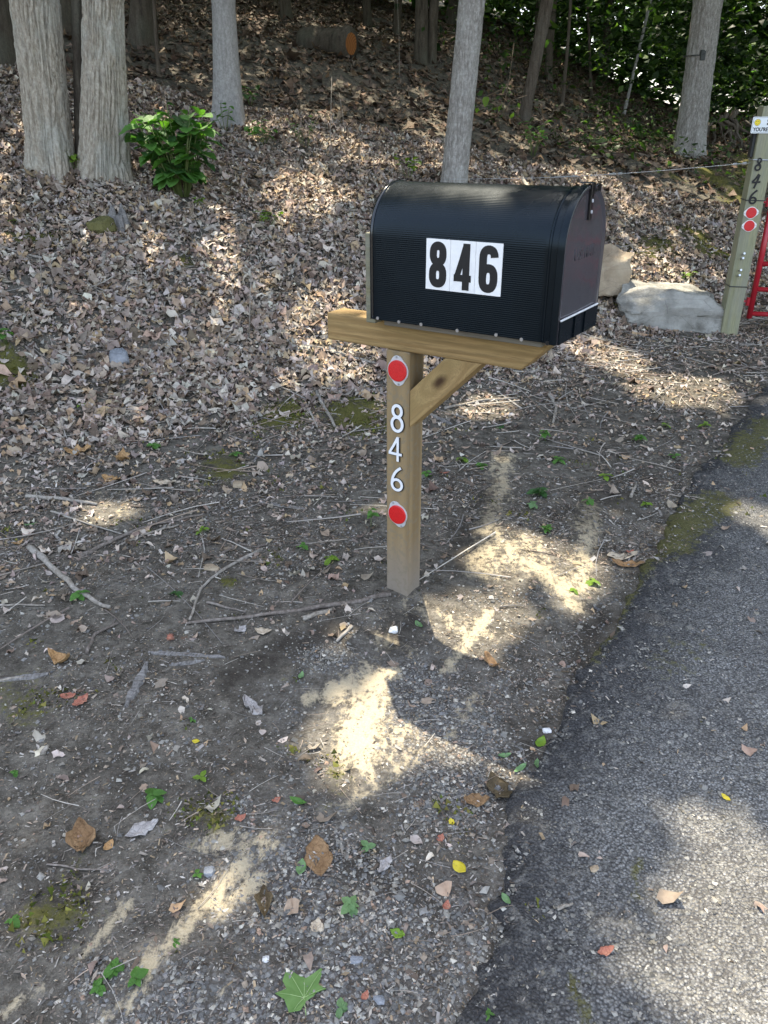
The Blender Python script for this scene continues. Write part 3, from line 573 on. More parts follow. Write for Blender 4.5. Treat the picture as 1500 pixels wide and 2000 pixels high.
def reflector(parent,x,z,y0,R,ang,plate=M['plate']):
    Rm=Matrix.Rotation(ang,4,'Y')
    n=44; poly=[]
    for k in range(n):
        q=2*math.pi*k/n; c=abs(math.cos(q)); e=max(0,(c-.80)/.20)**1.3; rr=R*(1.12+.30*e); poly.append((rr*math.sin(q),rr*math.cos(q)))
    o=ob('reflector',MB().prism(poly,-.0032,0).me('reflector',plate),parent,(x,y0,z),(0,ang,0))
    V=[];F=[]                                        # domed lens
    for j,(r,d) in enumerate(((1,.0032),(1,.007),(.93,.0085),(.0,.0092))):
        for k in range(32): q=2*math.pi*k/32; V.append((r*R*math.sin(q),-d,r*R*math.cos(q)))
    F=[(j*32+k,j*32+(k+1)%32,(j+1)*32+(k+1)%32,(j+1)*32+k) for j in range(3) for k in range(32)]
    ob('lens',mesh('lens',np.array(V),F,M['red_lens']),o)
    for s in (-1,1): ob('screw',MB().disc((0,-.0045,s*R*1.27),.0035,.0014).me('screw',M['screw']),o)
    return o
# ------------------------------------------------------------------ mailbox post
PHI=-.5848; PX,PY=.0702,2.4375; a=.0445
U=np.array([math.cos(PHI),math.sin(PHI),0]); Vd=np.array([-math.sin(PHI),math.cos(PHI),0]); O=np.array([PX,PY,0])
def loc(px,py,y):            # pixel -> local (x,z) on the plane local y = const
    p=on_plane(px,py,O+Vd*y,Vd); return float((p-O)@U),float(p[2])
post=empty('mailbox_post',(PX,PY,0),PHI,'square treated pine post with arm and diagonal brace carrying the large black mailbox','post')
bev(ob('upright',MB().box((-a,-a,-.25),(a,a,.909)).me('upright',M['wood_post']),post),.004)
bev(ob('arm',MB().prism([(-.276,.9103),(.4187,.9103),(.495,.985),(.495,.9993),(-.276,.9993)],-a,a).me('arm',M['wood']),post),.004)
bb=ob('brace',MB().prism([(a+.0005,.662),(.2935,.9098),(.168,.9098),(a+.0005,.786)],-a+.0015,a-.0015).me('brace',M['wood_brace']),post); bev(bb,.003)
# brace gets its own axes so that the grain follows it
mtx=Matrix.Translation((a,0,.72))@Matrix.Rotation(-math.pi/4,4,'Y'); bb.data.transform(mtx.inverted()); bb.matrix_local=mtx
bev(ob('board',MB().box((-.012,-.105,1.000),(.500,.145,1.0175)).me('board',M['wood_dark']),post),.002)
xb,zb=loc(716,475,-.10); 
bev(ob('back_board',MB().box((-.082,-.100,.9998),(-.047,.142,1.262)).me('back_board',M['wood_grey']),post),.003)
for ch,(x0,y0,x1,y1) in zip('846',((763,786,789,848),(759,850,785,903),(763,908,788,963))):
    xa,zt=loc(x0,y0,-a-.003); xb_,zb_=loc(x1,y1,-a-.003); h=zt-zb_
    d=digit_obj('number',ch,'thin',xa,zb_,h,-a-.0008,.0045,M['white_num'],post,M['black_num'],(xb_-xa)/(.58*h))
    for q in (.1,.93): pass
for cx,cy,an in ((776.5,724,math.radians(-5)),(776,1004.5,math.radians(-22))):
    x,z=loc(cx,cy,-a-.003); reflector(post,x+.001,z,-a-.0006,.0345,-an*1. if False else an*1.)
# ------------------------------------------------------------------ mailbox
box=empty('mailbox',(PX,PY,0),PHI,'large black ribbed mailbox with white 846 number tiles on its side','mailbox')
x0,x1,W_,Hh,yc,z0=-.0421,.551,.2936,.3858,.0213,1.0185
Hh=1.400-z0
def prof(off=0,rib=0,n_arc=96,n_side=50,r_amp=.0005):
    r=W_/2-.003+off; hs=Hh-W_/2; pts=[]
    per=2*hs+math.pi*r; N_=int(per/.0055)*4; 
    for i in range(N_+1):
        s=per*i/N_; d=(r_amp*(1-math.cos(2*math.pi*i/4))/2 if rib else 0)
        if s<hs: pts.append((-r-d,s))
        elif s<hs+math.pi*r: q=(s-hs)/r; pts.append((-(r+d)*math.cos(q),hs+(r+d)*math.sin(q)))
        else: pts.append((r+d,per-s))
    return np.array(pts)
def shell(secs,mat,name,cap0=False,cap1=False):
    """secs: list of (x, profile)"""
    n=len(secs[0][1]); V=[];F=[]
    for x,p in secs: V+=[(x,yc+q[0],z0+q[1]) for q in p]
    m=len(secs)
    for i in range(m-1):
        F+=[(i*n+k,i*n+k+1,(i+1)*n+k+1,(i+1)*n+k) for k in range(n-1)]; F.append((i*n+n-1,i*n,(i+1)*n,(i+1)*n+n-1))
    if cap0: F.append(tuple(range(n-1,-1,-1)))
    if cap1: F.append(tuple(range((m-1)*n,m*n)))
    mb=MB(); mb.add(V,F); return mb
pr=prof(0,1); pf=prof(-.0004,0)
o=ob('body',shell([(x0,prof(-.0,0)),(x0+.012,prof(0,0)),(x0+.016,pr)]+[(x0+.016+(x1-.075-x0)*k/6,pr) for k in range(1,7)]+[(x1-.054,prof(.0,0)),(x1-.02,prof(.0,0))],M['black'],'body',True,False).me('body',M['black'],True),box)
# smooth curve across ribs but crisp at the bottom corners
def rimband(xa,xb,off,th,name,mat):
    p0=prof(off-th,0)[::4]; p1=prof(off,0)[::4]
    return ob(name,shell([(xa,p0),(xa+.001,p1*1.0),(xb-.001,p1),(xb,p0)],mat,name,True,True).me(name,mat,True),box)
rimband(x0-.006,x0+.004,.0035,.003,'back_rim',M['rim'])
rimband(x1-.048,x1-.040,.0028,.003,'bead',M['black'])
# door: dished panel with a raised rim
def dprof(off,n=60):
    r=W_/2+off; hs=Hh-W_/2; b=-.0-off*.5
    return np.array([(-r,b)]+[(-r*math.cos(q),hs+r*math.sin(q)) for q in np.linspace(0,math.pi,n)]+[(r,b)])
secs=[(x1-.022,dprof(.0015)),(x1-.020,dprof(.0045)),(x1-.006,dprof(.0045)),(x1-.0015,dprof(.0030)),(x1,dprof(-.001)),(x1-.001,dprof(-.005)),(x1-.0045,dprof(-.009)),(x1-.0045,dprof(-.02)),(x1-.0042,dprof(-.05)),(x1-.0030,dprof(-.10))]
dm=shell(secs,M['black'],'door',True,True).me('door',M['black'],True); dm.materials.append(M['door']); door=ob('door',dm,box)
for pg in dm.polygons:
    if min(dm.vertices[i].co.x for i in pg.vertices)>x1-.0052 and abs(pg.normal.x)>.5: pg.material_index=1
for me_ in (o.data,dm):
    me_.polygons.foreach_set('use_smooth',np.ones(len(me_.polygons),bool))
for q in (o,door):
    e=q.modifiers.new('Split','EDGE_SPLIT'); e.split_angle=math.radians(50)
# lower hinge panel with two ribs, white edge strip
hx=x1+.0005
bev(ob('hinge_panel',MB().box((x1-.004,yc-W_/2+.004,z0-.002),(hx+.003,yc+W_/2-.004,z0+.058)).me('hinge_panel',M['black']),door),.0015)
for f in (.36,.62):
    yy=yc-W_/2+W_*f; ob('groove_rib',MB().box((hx+.0031,yy-.004,z0),(hx+.0066,yy+.004,z0+.057)).me('groove_rib',M['black']),door)
bev(ob('edge_strip',MB().box((hx-.001,yc-W_/2+.006,z0+.0595),(hx+.0045,yc+W_/2-.006,z0+.0635)).me('edge_strip',M['white_strip']),door),.001)
# latch: strap, tab over the top, two rivets
lt=ob('latch',MB().box((x1-.003,yc-.009,z0+Hh-.082),(x1+.0035,yc+.009,z0+Hh-.004)).box((x1-.030,yc-.012,z0+Hh+.0062),(x1+.004,yc+.012,z0+Hh+.0095)).box((x1+.0012,yc-.012,z0+Hh-.02),(x1+.0045,yc+.012,z0+Hh+.0095)).me('latch',M['rim']),door); bev(lt,.0015)
for dz in (-.035,-.062): ob('rivet',MB().disc((x1+.0035,yc,z0+Hh+dz),.0045,.0018,14,0).me('rivet',M['plate']),lt)
pt=ob('pull_tab',MB().prism([(-.016,0),(.016,0),(.016,.014),(.010,.019),(-.010,.019),(-.016,.014)],x1-.004,x1+.001,(1,2,0)).me('pull_tab',M['rim']),door,(0,yc+.05,z0+Hh-.014)); bev(pt,.001)
def text_mesh(s,size,ext,bold=0.,sx=1.):
    c=bpy.data.curves.new('t','FONT'); c.body=s; c.size=size; c.extrude=ext; c.offset=bold; c.align_x='CENTER'; c.resolution_u=4
    t=bpy.data.objects.new('t',c); COL.objects.link(t); bpy.context.view_layer.update()
    dg=bpy.context.evaluated_depsgraph_get(); me=bpy.data.meshes.new_from_object(t.evaluated_get(dg)); COL.objects.unlink(t); bpy.data.objects.remove(t)
    me.transform(Matrix.Diagonal((sx,1,1,1))); return me
def text(s,size,ext,mat,name,parent,locn,R,bold=0.,sx=1.):
    me=text_mesh(s,size,ext,bold,sx); me.name=name; me.materials.clear(); me.materials.append(mat)
    me.transform(R); return ob(name,me,parent,locn)
Rdoor=Matrix(((0,0,1,0),(1,0,0,0),(0,1,0,0),(0,0,0,1)))      # text x->local y, y->z, normal->x
text('U.S. MAIL',.040,.0025,M['door'],'embossed_letters',door,(x1-.0042,yc+.005,z0+.205),Rdoor,.0012,.95)
text('APPROVED BY THE',.013,.0008,M['door'],'embossed_letters',door,(x1-.0042,yc+.005,z0+.175),Rdoor,.0002)
text('POSTMASTER GENERAL',.013,.0008,M['door'],'embossed_letters',door,(x1-.0042,yc+.005,z0+.155),Rdoor,.0002)
# number tiles on the camera side
ys=yc-W_/2+.0015
cols=[(832,878.6),(879.2,927.8),(928.4,980.5)]
_,zt=loc(832,465,ys-.002); _,zbm=loc(831,563.5,ys-.002)
for (pa,pb),ch in zip(cols,'846'):
    xa,_z=loc(pa,520,ys-.002); xb2,_z=loc(pb,520,ys-.002)
    tl=ob('number_tile',MB().box((xa,ys-.0016,zbm),(xb2,ys+.0006,zt)).me('number_tile',M['tile']),box)
    h=(zt-zbm)*.90; w=(xb2-xa); digit_obj('digit',ch,'bold',xa+w*.16,zbm+(zt-zbm)*.05,h,ys-.0018,.0004,M['black_num'],tl,None,w*.68/(.49*h))
for px,py in ((737.6,621.5),(779,628.5),(822.5,633.5),(893,645.5),(969,654),(1018.5,663)):
    x,z=loc(px,py,ys-.001); sc_=ob('screw',MB().disc((x,ys-.0025,z),.0050,.0028,12).me('screw',M['screw']),box); 
x,z=loc(1069.5,670,ys-.001); ob('rivet',MB().disc((x,ys-.003,z),.0062,.003,16).me('rivet',M['rim']),box)

# ------------------------------------------------------------------ gate post, sign, gate
GB=gp(1424,654); gyaw=math.radians(-7)
gU=np.array([math.cos(gyaw),math.sin(gyaw),0]); gV=np.array([-math.sin(gyaw),math.cos(gyaw),0])
zc=(GB-C0)@_f; gw=.0355*0+31.5/FPX*zc; gw=min(max(gw,.11),.16)
gO=GB+gV*gw/2; gO[2]=0
def gloc(px,py,y): 
    p=on_plane(px,py,gO+gV*y,gV); return float((p-gO)@gU),float(p[2])
_,gtop=gloc(1481,207,-gw/2)
gpost=empty('gate_post',tuple(gO),gyaw,'weathered greenish square gate post with black 846 numbers and two red reflectors','post')
g2=gw/2
gm=MB().box((-g2,-g2,-.2),(g2,g2,gtop)).me('upright',M['wood_green']); R90=Matrix.Rotation(math.pi/2,4,'Y'); gm.transform(R90.inverted()); bev(ob('upright',gm,gpost,(0,0,0),R90),.005)
for ch,(x0_,y0_,x1_,y1_) in zip('846',((1476,308,1493,334),(1471,340,1484,368),(1465,371,1480,399))):
    xa,zt_=gloc(x0_,y0_,-g2); xb_,zb_=gloc(x1_,y1_,-g2); h=zt_-zb_
    digit_obj('number',ch,'script',xa,zb_,h,-g2-.0008,.005,M['black_num'],gpost,None,1.)
for cx,cy in ((1467,415.5),(1463,441)):
    x,z=gloc(cx,cy,-g2); reflector(gpost,x,z,-g2-.0006,.036,math.radians(90-4),M['tile'])
for px,py in ((1450,497),(1447.5,506),(1443.5,529),(1441,539)):
    x,z=gloc(px,py,-g2); o=ob('bolt',MB().tube([(x,-g2+.002,z),(x+.003,-g2-.035,z+.012)],.008,8).me('bolt',M['screw']),gpost)
for py in (312,391,560):
    x,z=gloc(1460,py,-g2); r=g2+.003
    mb=MB().tube([(-r,-r,z),(r,-r,z-.003),(r,r,z),(-r,r,z+.003),(-r,-r,z)],.0035,6); ob('wire_tie',mb.me('wire_tie',M['dark_plastic'] if py>350 else M['wire']),gpost)
x,z=gloc(1471,275,-g2); zt_=gloc(1471,262,-g2)[1]; zb_=gloc(1468,308,-g2)[1]
bev(ob('latch_plate',MB().box((-g2-.022,-.03,zb_),(-g2-.001,.03,zt_+.02)).me('latch_plate',M['dark_plastic']),gpost),.004)
# sign
sx0,sz1=gloc(1471,228,-g2-.006); _x,sz0=gloc(1466,260.5,-g2-.006); sw=.29; sx0=(sx0+_x)/2
sp_=gO+gU*sx0-gV*(g2+.004); sign=empty('sign',(sp_[0],sp_[1],sz0),gyaw,'small white rectangular sign with yellow smiley face nailed on the gate post','sign')
sh=sz1-sz0
def rr(w,h,r,n=5):
    P=[]
    for cx,cy,a0 in ((w-r,h-r,0),(r,h-r,90),(r,r,180),(w-r,r,270)):
        for k in range(n+1): q=math.radians(a0+90*k/n); P.append((cx+r*math.cos(q),cy+r*math.sin(q)))
    return P
ob('panel',MB().prism(rr(sw,sh,.008),-.002,0).me('panel',M['sign_white']),sign)
fr=rr(sw-.012,sh-.012,.006); fr=np.array(fr)+.006
ob('border_line',ribbon([fr],.0016,.0004,-.0021,(0,)).me('border_line',M['black_num']),sign)
fc=ob('smiley',MB().disc((.0,-.0006,.0),.0195,.0006,28).me('smiley',M['yellow']),sign,(.034,-.0022,sh*.66))
ob('outline',ribbon([loop(0,0,.0195,.0195,2,36)],.0014,.0004,-.0007,(0,)).me('outline',M['black_num']),fc)
for s in (-1,1): ob('eye',MB().disc((s*.006,-.0013,.005),.0022,.0005,10).me('eye',M['black_num']),fc)
ob('mouth',ribbon([loop(0,-.001,.011,.0095,2,14,math.radians(195),math.radians(345),True)],.0014,.0004,-.0009).me('mouth',M['black_num']),fc)
Rs=Matrix.Rotation(math.pi/2,4,'X')
text('SMILE',.050,.0003,M['black_num'],'lettering',sign,(.155,-.0026,sh*.52),Rs,.0022,.95)
text("YOU'RE ON CAMERA",.032,.0003,M['black_num'],'lettering',sign,(sw/2+.002,-.0026,sh*.13),Rs,.0012,.88)
# red tube gate, hinged beside the post
Gb=on_plane(1463,620,gO+gV*.02,gV); gl=empty('gate',(Gb[0],Gb[1],0),math.radians(-13),'red tubular steel farm gate hinged at the gate post','gate')
zg=Gb[2]; tops=[]
gdir=np.array([math.cos(math.radians(-13)),math.sin(math.radians(-13)),0])
hs_=[on_plane(1478,py,Gb,np.array([-gdir[1],gdir[0],0]))[2] for py in (613,565,515,438)]
hs_.append(hs_[-1]+.27); gh=hs_[-1]
ob('end_tube',MB().tube([(0,0,zg-.005),(0,0,gh+.02)],.021,14).me('end_tube',M['gate_red'],True),gl)
for h in hs_: ob('rail',MB().tube([(.015,0,h),(1.5,0,h-.0),(3.4,0,h-.01)],.0175,12).me('rail',M['gate_red'],True),gl)
ob('end_tube',MB().tube([(3.42,0,zg-.005),(3.42,0,gh+.02)],.021,14).me('end_tube',M['gate_red'],True),gl)
for h in (hs_[0]+.09,gh-.12): 
    hg=ob('hinge',MB().tube([(-.10,0,h),(-.02,0,h)],.009,8).tube([(-.03,0,h-.03),(-.03,0,h+.03)],.016,10).disc((-.085,0,h),.014,.012,6,0).me('hinge',M['gate_red']),gl)

# ------------------------------------------------------------------ trees
TREES=[]
def world_at(px,py,yw):
    d=ray(px,py); return C0+d*((yw-C0[1])/d[1])
def trunk_mesh(base,top,rb,rt,Lh,mat,amp=.0,fr=(7,1.3),n=20,lobes=4,flare=.5,name='trunk',bend=0,seed=0):
    d=(top-base)/np.linalg.norm(top-base); hs=[-.35]; 
    st=.02 if amp>.006 else .06
    while hs[-1]<min(Lh,3.2): hs.append(hs[-1]+st)
    while hs[-1]<Lh: hs.append(hs[-1]+.35)
    hs=np.array(hs); m=len(hs); q=np.linspace(0,2*math.pi,n,endpoint=False)
    Lv=np.linalg.norm(top-base); rad=rb+(rt-rb)*np.clip(hs,0,None)/Lv*np.where(hs<Lv,1,.8); rad=np.clip(rad,rb*.38,rb*1.3)
    e1=np.array([1,0,0.]); e1-=d*(e1@d); e1/=np.linalg.norm(e1); e2=np.cross(d,e1)
    HH,Q=np.meshgrid(hs,q,indexing='ij'); lob=(1+.55*np.cos(Q*lobes+seed)+.25*np.cos(Q*7+seed*2))
    R=rad[:,None]*(1+flare*np.exp(-np.clip(HH,-.3,9)/(.16+rb*.6))*lob*.8)
    x=np.c_[(np.cos(Q)*fr[0]/2/3.14*3.14).ravel(),(np.sin(Q)*fr[0]/2).ravel(),(HH*fr[1]).ravel()]+seed*3.1
    if amp: 
        wv=fbm(np.c_[x[:,0]*.6,x[:,1]*.6,HH.ravel()*3],2,seed)[:,None]*.35
        q1=vn(x+wv,seed+3); q2=vn(x*1.35+7+wv*1.5,seed+5); fu=np.maximum(np.exp(-(q1/.16)**2),.75*np.exp(-(q2/.13)**2)); r2=vn(np.c_[x[:,0]*2.5,x[:,1]*2.5,HH.ravel()*26],seed+9)
        R=R+amp*(.35-fu+.22*r2).reshape(m,n)
    R=R*(1+.04*np.sin(HH*1.7+Q*2+seed))
    P=base[None,None]+d*HH[...,None]+e1*(R*np.cos(Q))[...,None]+e2*(R*np.sin(Q))[...,None]+e1*(bend*np.sin(np.clip(HH,0,4)*1.1))[...,None]
    idx=np.arange(m*n).reshape(m,n); F=np.stack([idx[:-1],np.roll(idx[:-1],-1,1),np.roll(idx[1:],-1,1),idx[1:]],-1).reshape(-1,4)
    return mesh(name,P.reshape(-1,3)-base,F,mat,True), base+d*Lh
def tree(label,bpx,tpx,wb,wt,mat,cat='tree',amp=0.,n=20,Lh=8.5,fr=(7,1.3),flare=.4,extra=None,name='tree',group=None,bend=0,canopy=True,yoff=0):
    b=gp(*bpx); zc=(b-C0)@_f; t=world_at(tpx[0],tpx[1],b[1]+yoff); rb=wb/2*zc/FPX; rt=wt/2*((t-C0)@_f)/FPX
    root=empty(name,tuple(b),0,label,cat,group); sd=len(TREES)+1
    me,tp=trunk_mesh(b,t,rb,rt,Lh,mat,amp,fr,n,flare=flare,bend=bend,seed=sd); ob('trunk',me,root)
    if extra:
        for (b2,t2,w1,w2) in extra:
            bb_=world_at(b2[0],b2[1],b[1]+.02); tt_=world_at(t2[0],t2[1],bb_[1]); z2=(bb_-C0)@_f
            me,_t=trunk_mesh(bb_,tt_,w1/2*z2/FPX,w2/2*((tt_-C0)@_f)/FPX,Lh,mat,amp,fr,n,flare=flare,seed=sd+40); ob('trunk',me,root,tuple(bb_-b))
    if canopy: TREES.append((root,b,tp,rb))
    return root
tree('twin-stemmed tree with deeply furrowed grey bark at far left of bank',(206,338),(201,0),84,74,M['bark_oak'],amp=.024,n=260,fr=(11,3.2),flare=.2,extra=[((100,300),(68,0),78,92)])
tree('dark narrow stem squeezed between the two pale trunks at left',(160,318),(151,0),22,24,M['bark_dark'],n=40,amp=.006,fr=(8,3))
tree('smooth pale grey trunk behind the leafy bush',(447,238),(436,0),56,47,M['bark_smooth'],amp=.003,n=60,flare=.35)
tree('straight grey flaky-barked trunk standing directly behind the mailbox',(885,372),(922,0),52,50,M['bark_ash'],amp=.008,n=130,fr=(9,6),flare=.12)
tree('grey trunk right of centre with small camera box strapped to it',(1345,302),(1383,0),56,52,M['bark_ash'],amp=.014,n=130,fr=(9,3),flare=.35)
tree('brown trunk leaning right just behind the strapped tree',(1388,195),(1424,0),34,42,M['bark_brown'],n=18)
tree('slim dark trunk leaning right between mailbox and strapped tree',(1022,238),(1066,0),18,26,M['bark_brown'],n=14,bend=.02,Lh=7)
tree('thin dark trunk right beside the leaning slim trunk',(1070,158),(1080,0),12,16,M['bark_brown'],n=12,Lh=7)
tree('very thin crooked trunk under the bright forest gap',(1098,205),(1106,40),7,6,M['bark_brown'],n=8,Lh=5,bend=.05)
tree('dead pale sapling leaning across the dark right background',(1218,225),(1262,38),6,6,M['bark_smooth'],n=8,Lh=3,canopy=False)
tree('pair of dark trunks above the middle of the leaf slope',(822,122),(824,0),26,26,M['bark_dark'],n=16,extra=[((842,122),(848,0),16,18)])
tree('broad dark trunk at the top left behind the thin stem',(278,82),(280,0),44,46,M['bark_dark'],n=18,amp=.01)
tree('pencil-thin stem standing between the twin tree and grey trunk',(310,150),(300,0),7,6,M['bark_brown'],n=8,Lh=5)
tree('dark trunk at far right edge leaning towards the sign',(1462,195),(1500,0),36,44,M['bark_dark'],n=16)
tree('slim leaning dark trunk second from the right edge',(1436,192),(1482,0),15,19,M['bark_brown'],n=12)
tree('dark trunk half hidden left of the strapped tree',(1325,112),(1352,0),20,24,M['bark_dark'],n=12)
tree('black trunk at the top edge right of the paired trunks',(882,50),(890,0),26,28,M['bark_dark'],n=12)
tree('dark trunk left of the leaning slim trunk in the bright gap',(1045,110),(1055,0),14,15,M['bark_dark'],n=12)
tree('dark trunk in the top left corner behind the twin tree',(8,118),(-4,0),50,50,M['bark_dark'],n=16)
tree('slender grey trunk above the orange-ended log',(718,50),(716,0),14,14,M['bark_dark'],n=10)
tree('faint distant trunk in the green right background',(1178,160),(1190,0),15,16,M['bark_dark'],n=10)
tree('thin mossy sapling stem in the middle right shade',(1155,190),(1150,60),6,5,M['bark_brown'],n=8,Lh=5)
tree('dim trunk above the grey tree top left of centre',(560,38),(556,0),22,22,M['bark_dark'],n=10)
tree('distant dark trunk left of the pair in the background',(775,70),(778,0),15,15,M['bark_dark'],n=10)
tree('distant trunk seen through the leaves by the strapped tree',(1290,140),(1300,0),12,13,M['bark_dark'],n=10)
tree('wide dark trunk at the top between twin tree and broad dark trunk',(130,60),(128,0),60,60,M['bark_dark'],n=14)
# box strapped on the tree
cb=gp(1345,302); p=world_at(1371,108,cb[1]-.15); tc=empty('trail_camera',tuple(p),.2,'small grey box strapped to the trunk at right','camera box')
bev(ob('case',MB().box((-.035,-.035,-.06),(.035,.03,.06)).me('case',M['dull']),tc),.008)
ob('lens',MB().disc((0,-.042,.012),.012,.008,14).me('lens',M['dark_plastic']),tc)
ob('strap',MB().tube([(math.cos(q)*.155+.0,.14+math.sin(q)*.16,.0) for q in np.linspace(0,6.28,24)],.008,6).me('strap',M['dull']),tc)

# ------------------------------------------------------------------ canopy: leaf clusters on limbs, gaps where the sun comes through
def gspot(px,py,rx,ry=None):
    p=gp(px,py); z=(p-C0)@_f; c=((p-C0)/np.linalg.norm(p-C0))[2]; return (p[0],p[1],p[2],rx*z/FPX,(ry or rx)*z/FPX/max(.2,abs(c)))
SPOTS=[gspot(1050,1110,130,55),gspot(930,1190,110,45),gspot(850,1260,110,50),gspot(735,1440,150,105),gspot(1440,1740,150,150),gspot(1500,1960,170,100),gspot(1500,1010,60,34),gspot(215,1000,55,26),gspot(420,1740,60,50),gspot(640,640,60,25),gspot(480,450,80,26),gspot(600,380,70,20),gspot(950,800,60,20),gspot(1330,760,110,26),gspot(1180,700,70,20),gspot(1300,560,70,25),gspot(250,470,60,24)]
SPOTS=[(x_,y_,z_,rx*1.34,ry*1.34) for x_,y_,z_,rx,ry in SPOTS]+[(.22,2.36,1.36,.40,.22),(gp(1306,625)[0],gp(1306,625)[1]+.1,.45,.42,.26),(-.16,2.60,1.0,.16,.12)]
def sun_keep(P):
    """True where a leaf may stay (its shadow does not fall in a sun patch)"""
    k=np.ones(len(P)); 
    for x,y,z,rx,ry in SPOTS:
        tt=(P[:,2]-z)/SD[2]; gx_=P[:,0]-SD[0]*tt; gy_=P[:,1]-SD[1]*tt
        k=np.minimum(k,sst(.72,1.12,np.hypot((gx_-x)/rx,(gy_-y)/ry)+.12*vn(np.c_[gx_,gy_]*9,5)))
    tt=(P[:,2]-.8)/SD[2]; g=np.c_[P[:,0]-SD[0]*tt,P[:,1]-SD[1]*tt]
    s=S_of(g[:,0],g[:,1]); hill=sst(-.3,.6,s)*(1-sst(3.5,5.5,s)); hole=sst(.1,.4,fbm(g*3.6,3,41)); k*=1-hill*hole*.9
    return k
cx=np.r_[np.c_[RS.uniform(-12,14,1500),RS.uniform(3.4,27,1500),RS.uniform(5.2,10.5,1500)],np.c_[RS.uniform(-16,18,1500),RS.uniform(9.5,30,1500),RS.uniform(4.0,9.5,1500)],np.c_[RS.uniform(-6,7,620),RS.uniform(3.4,10.5,620),RS.uniform(5.2,9,620)]]; ncl=len(cx)  # out-of-view leaf clusters; the later layers are added to deepen the shade
cx[:,2]+=.22*np.clip(cx[:,1]-6,0,30)*.6
per=56; LP=np.repeat(cx,per,0)+RS.normal(0,1,(ncl*per,3))*np.array([.55,.55,.35]); own=np.repeat(np.arange(ncl),per)
keep=RS.rand(len(LP))<sun_keep(LP); LP=LP[keep]; own=own[keep]
tb=np.array([t[2] for t in TREES]); d2=((cx[:,None,:2]-tb[None,:,:2])**2).sum(-1); near_t=d2.argmin(1)
CT=[leaf_t(2,ovw,.2,.2,.6,1,3),leaf_t(2,ovw,-.3,.1,.7,1,5)]
def leafcloud(name,P,size,cols,parent,mat=M['canopy']):
    n=len(P); c=cols[RS.randint(0,len(cols),n)]*RS.uniform(.75,1.25,(n,1))
    return ob(name,scatter(name,mat,CT,P,RS.gamma(10,size/10,n),RS.uniform(0,6.28,n),RS.normal(0,.6,n),RS.uniform(0,6.28,n),c,True),parent)
gcol=np.array([(.045,.085,.025),(.055,.105,.03),(.04,.07,.02),(.075,.13,.035)])
for ti,(root,b,tp,rb) in enumerate(TREES):
    s=near_t[own]==ti
    if s.sum(): leafcloud('crown',LP[s]-b,.19,gcol,root)
    cl=np.where(near_t==ti)[0]; mb=MB()
    for c in cl[:26]:
        a_=tp-b; a_=a_*random.uniform(.62,.95); e=cx[c]-b; mid=(a_+e)/2+np.array([0,0,.4]); tq=np.linspace(0,1,14)[:,None]
        if sun_keep(np.r_[(a_*(1-tq)+mid*tq),(mid*(1-tq)+e*tq)]+b).min()<.93: continue
        mb.tube([a_,mid,e],[rb*.28,rb*.17,.008],5,False)
    if len(mb.V): ob('limb',mb.me('limb',M['bark_dark'],True),root)
# understory behind, right half; far wood
n=1150; ux=RS.uniform(1.5,22,n); uy=RS.uniform(12.5,34,n); 
kx=(ux/uy>.10); ux,uy=ux[kx],uy[kx]; uz=H(ux,uy)+RS.gamma(2.5,1.1,len(ux))*(.55+.045*(uy-12)); 
LPu=np.repeat(np.c_[ux,uy,uz],60,0)+RS.normal(0,1,(len(ux)*60,3))*np.array([.6,.6,.35]); LPu=LPu[LPu[:,2]>H(LPu[:,0],LPu[:,1])+.12]
tag(leafcloud('understory',LPu,.13,np.array([(.028,.058,.02),(.04,.078,.026),(.022,.042,.016),(.09,.15,.035)]),None),kind='stuff',label='dimmed green understory leaves behind the trunks at upper right',cat='foliage')  # leaf colours lowered so that less sun seems to reach them
n=2600; a_=RS.uniform(-1.4,1.4,n); rr_=RS.uniform(24,46,n); fx,fy=rr_*np.sin(a_),rr_*np.cos(a_); fz=H(fx,fy)+RS.uniform(.1,10,n)*np.where(RS.rand(n)<.4,.4,1)
LPf=np.repeat(np.c_[fx,fy,fz],42,0)+RS.normal(0,1,(n*42,3))*np.array([1.2,1.2,.8])
tag(leafcloud('far_wood',LPf,.45,np.array([(.035,.075,.022),(.055,.11,.03),(.028,.055,.018),(.10,.18,.04)]),None),kind='stuff',label='far green woodland closing the view behind the slope',cat='woodland')
# low dark undergrowth on the right slope
n=150; q=RS.rand(n); ux=RS.uniform(1.3,9,n); uy=RS.uniform(9.5,17,n); uz=H(ux,uy)
LPl=np.repeat(np.c_[ux,uy,uz],22,0)+np.abs(RS.normal(0,1,(n*22,3)))*np.array([.2,.2,.16])*np.c_[np.sign(RS.rand(n*22)-.5),np.sign(RS.rand(n*22)-.5),np.ones(n*22)]
tag(leafcloud('undergrowth',LPl,.075,gcol*.9,None),kind='stuff',label='low dark green seedlings covering the shaded slope at right',cat='undergrowth')

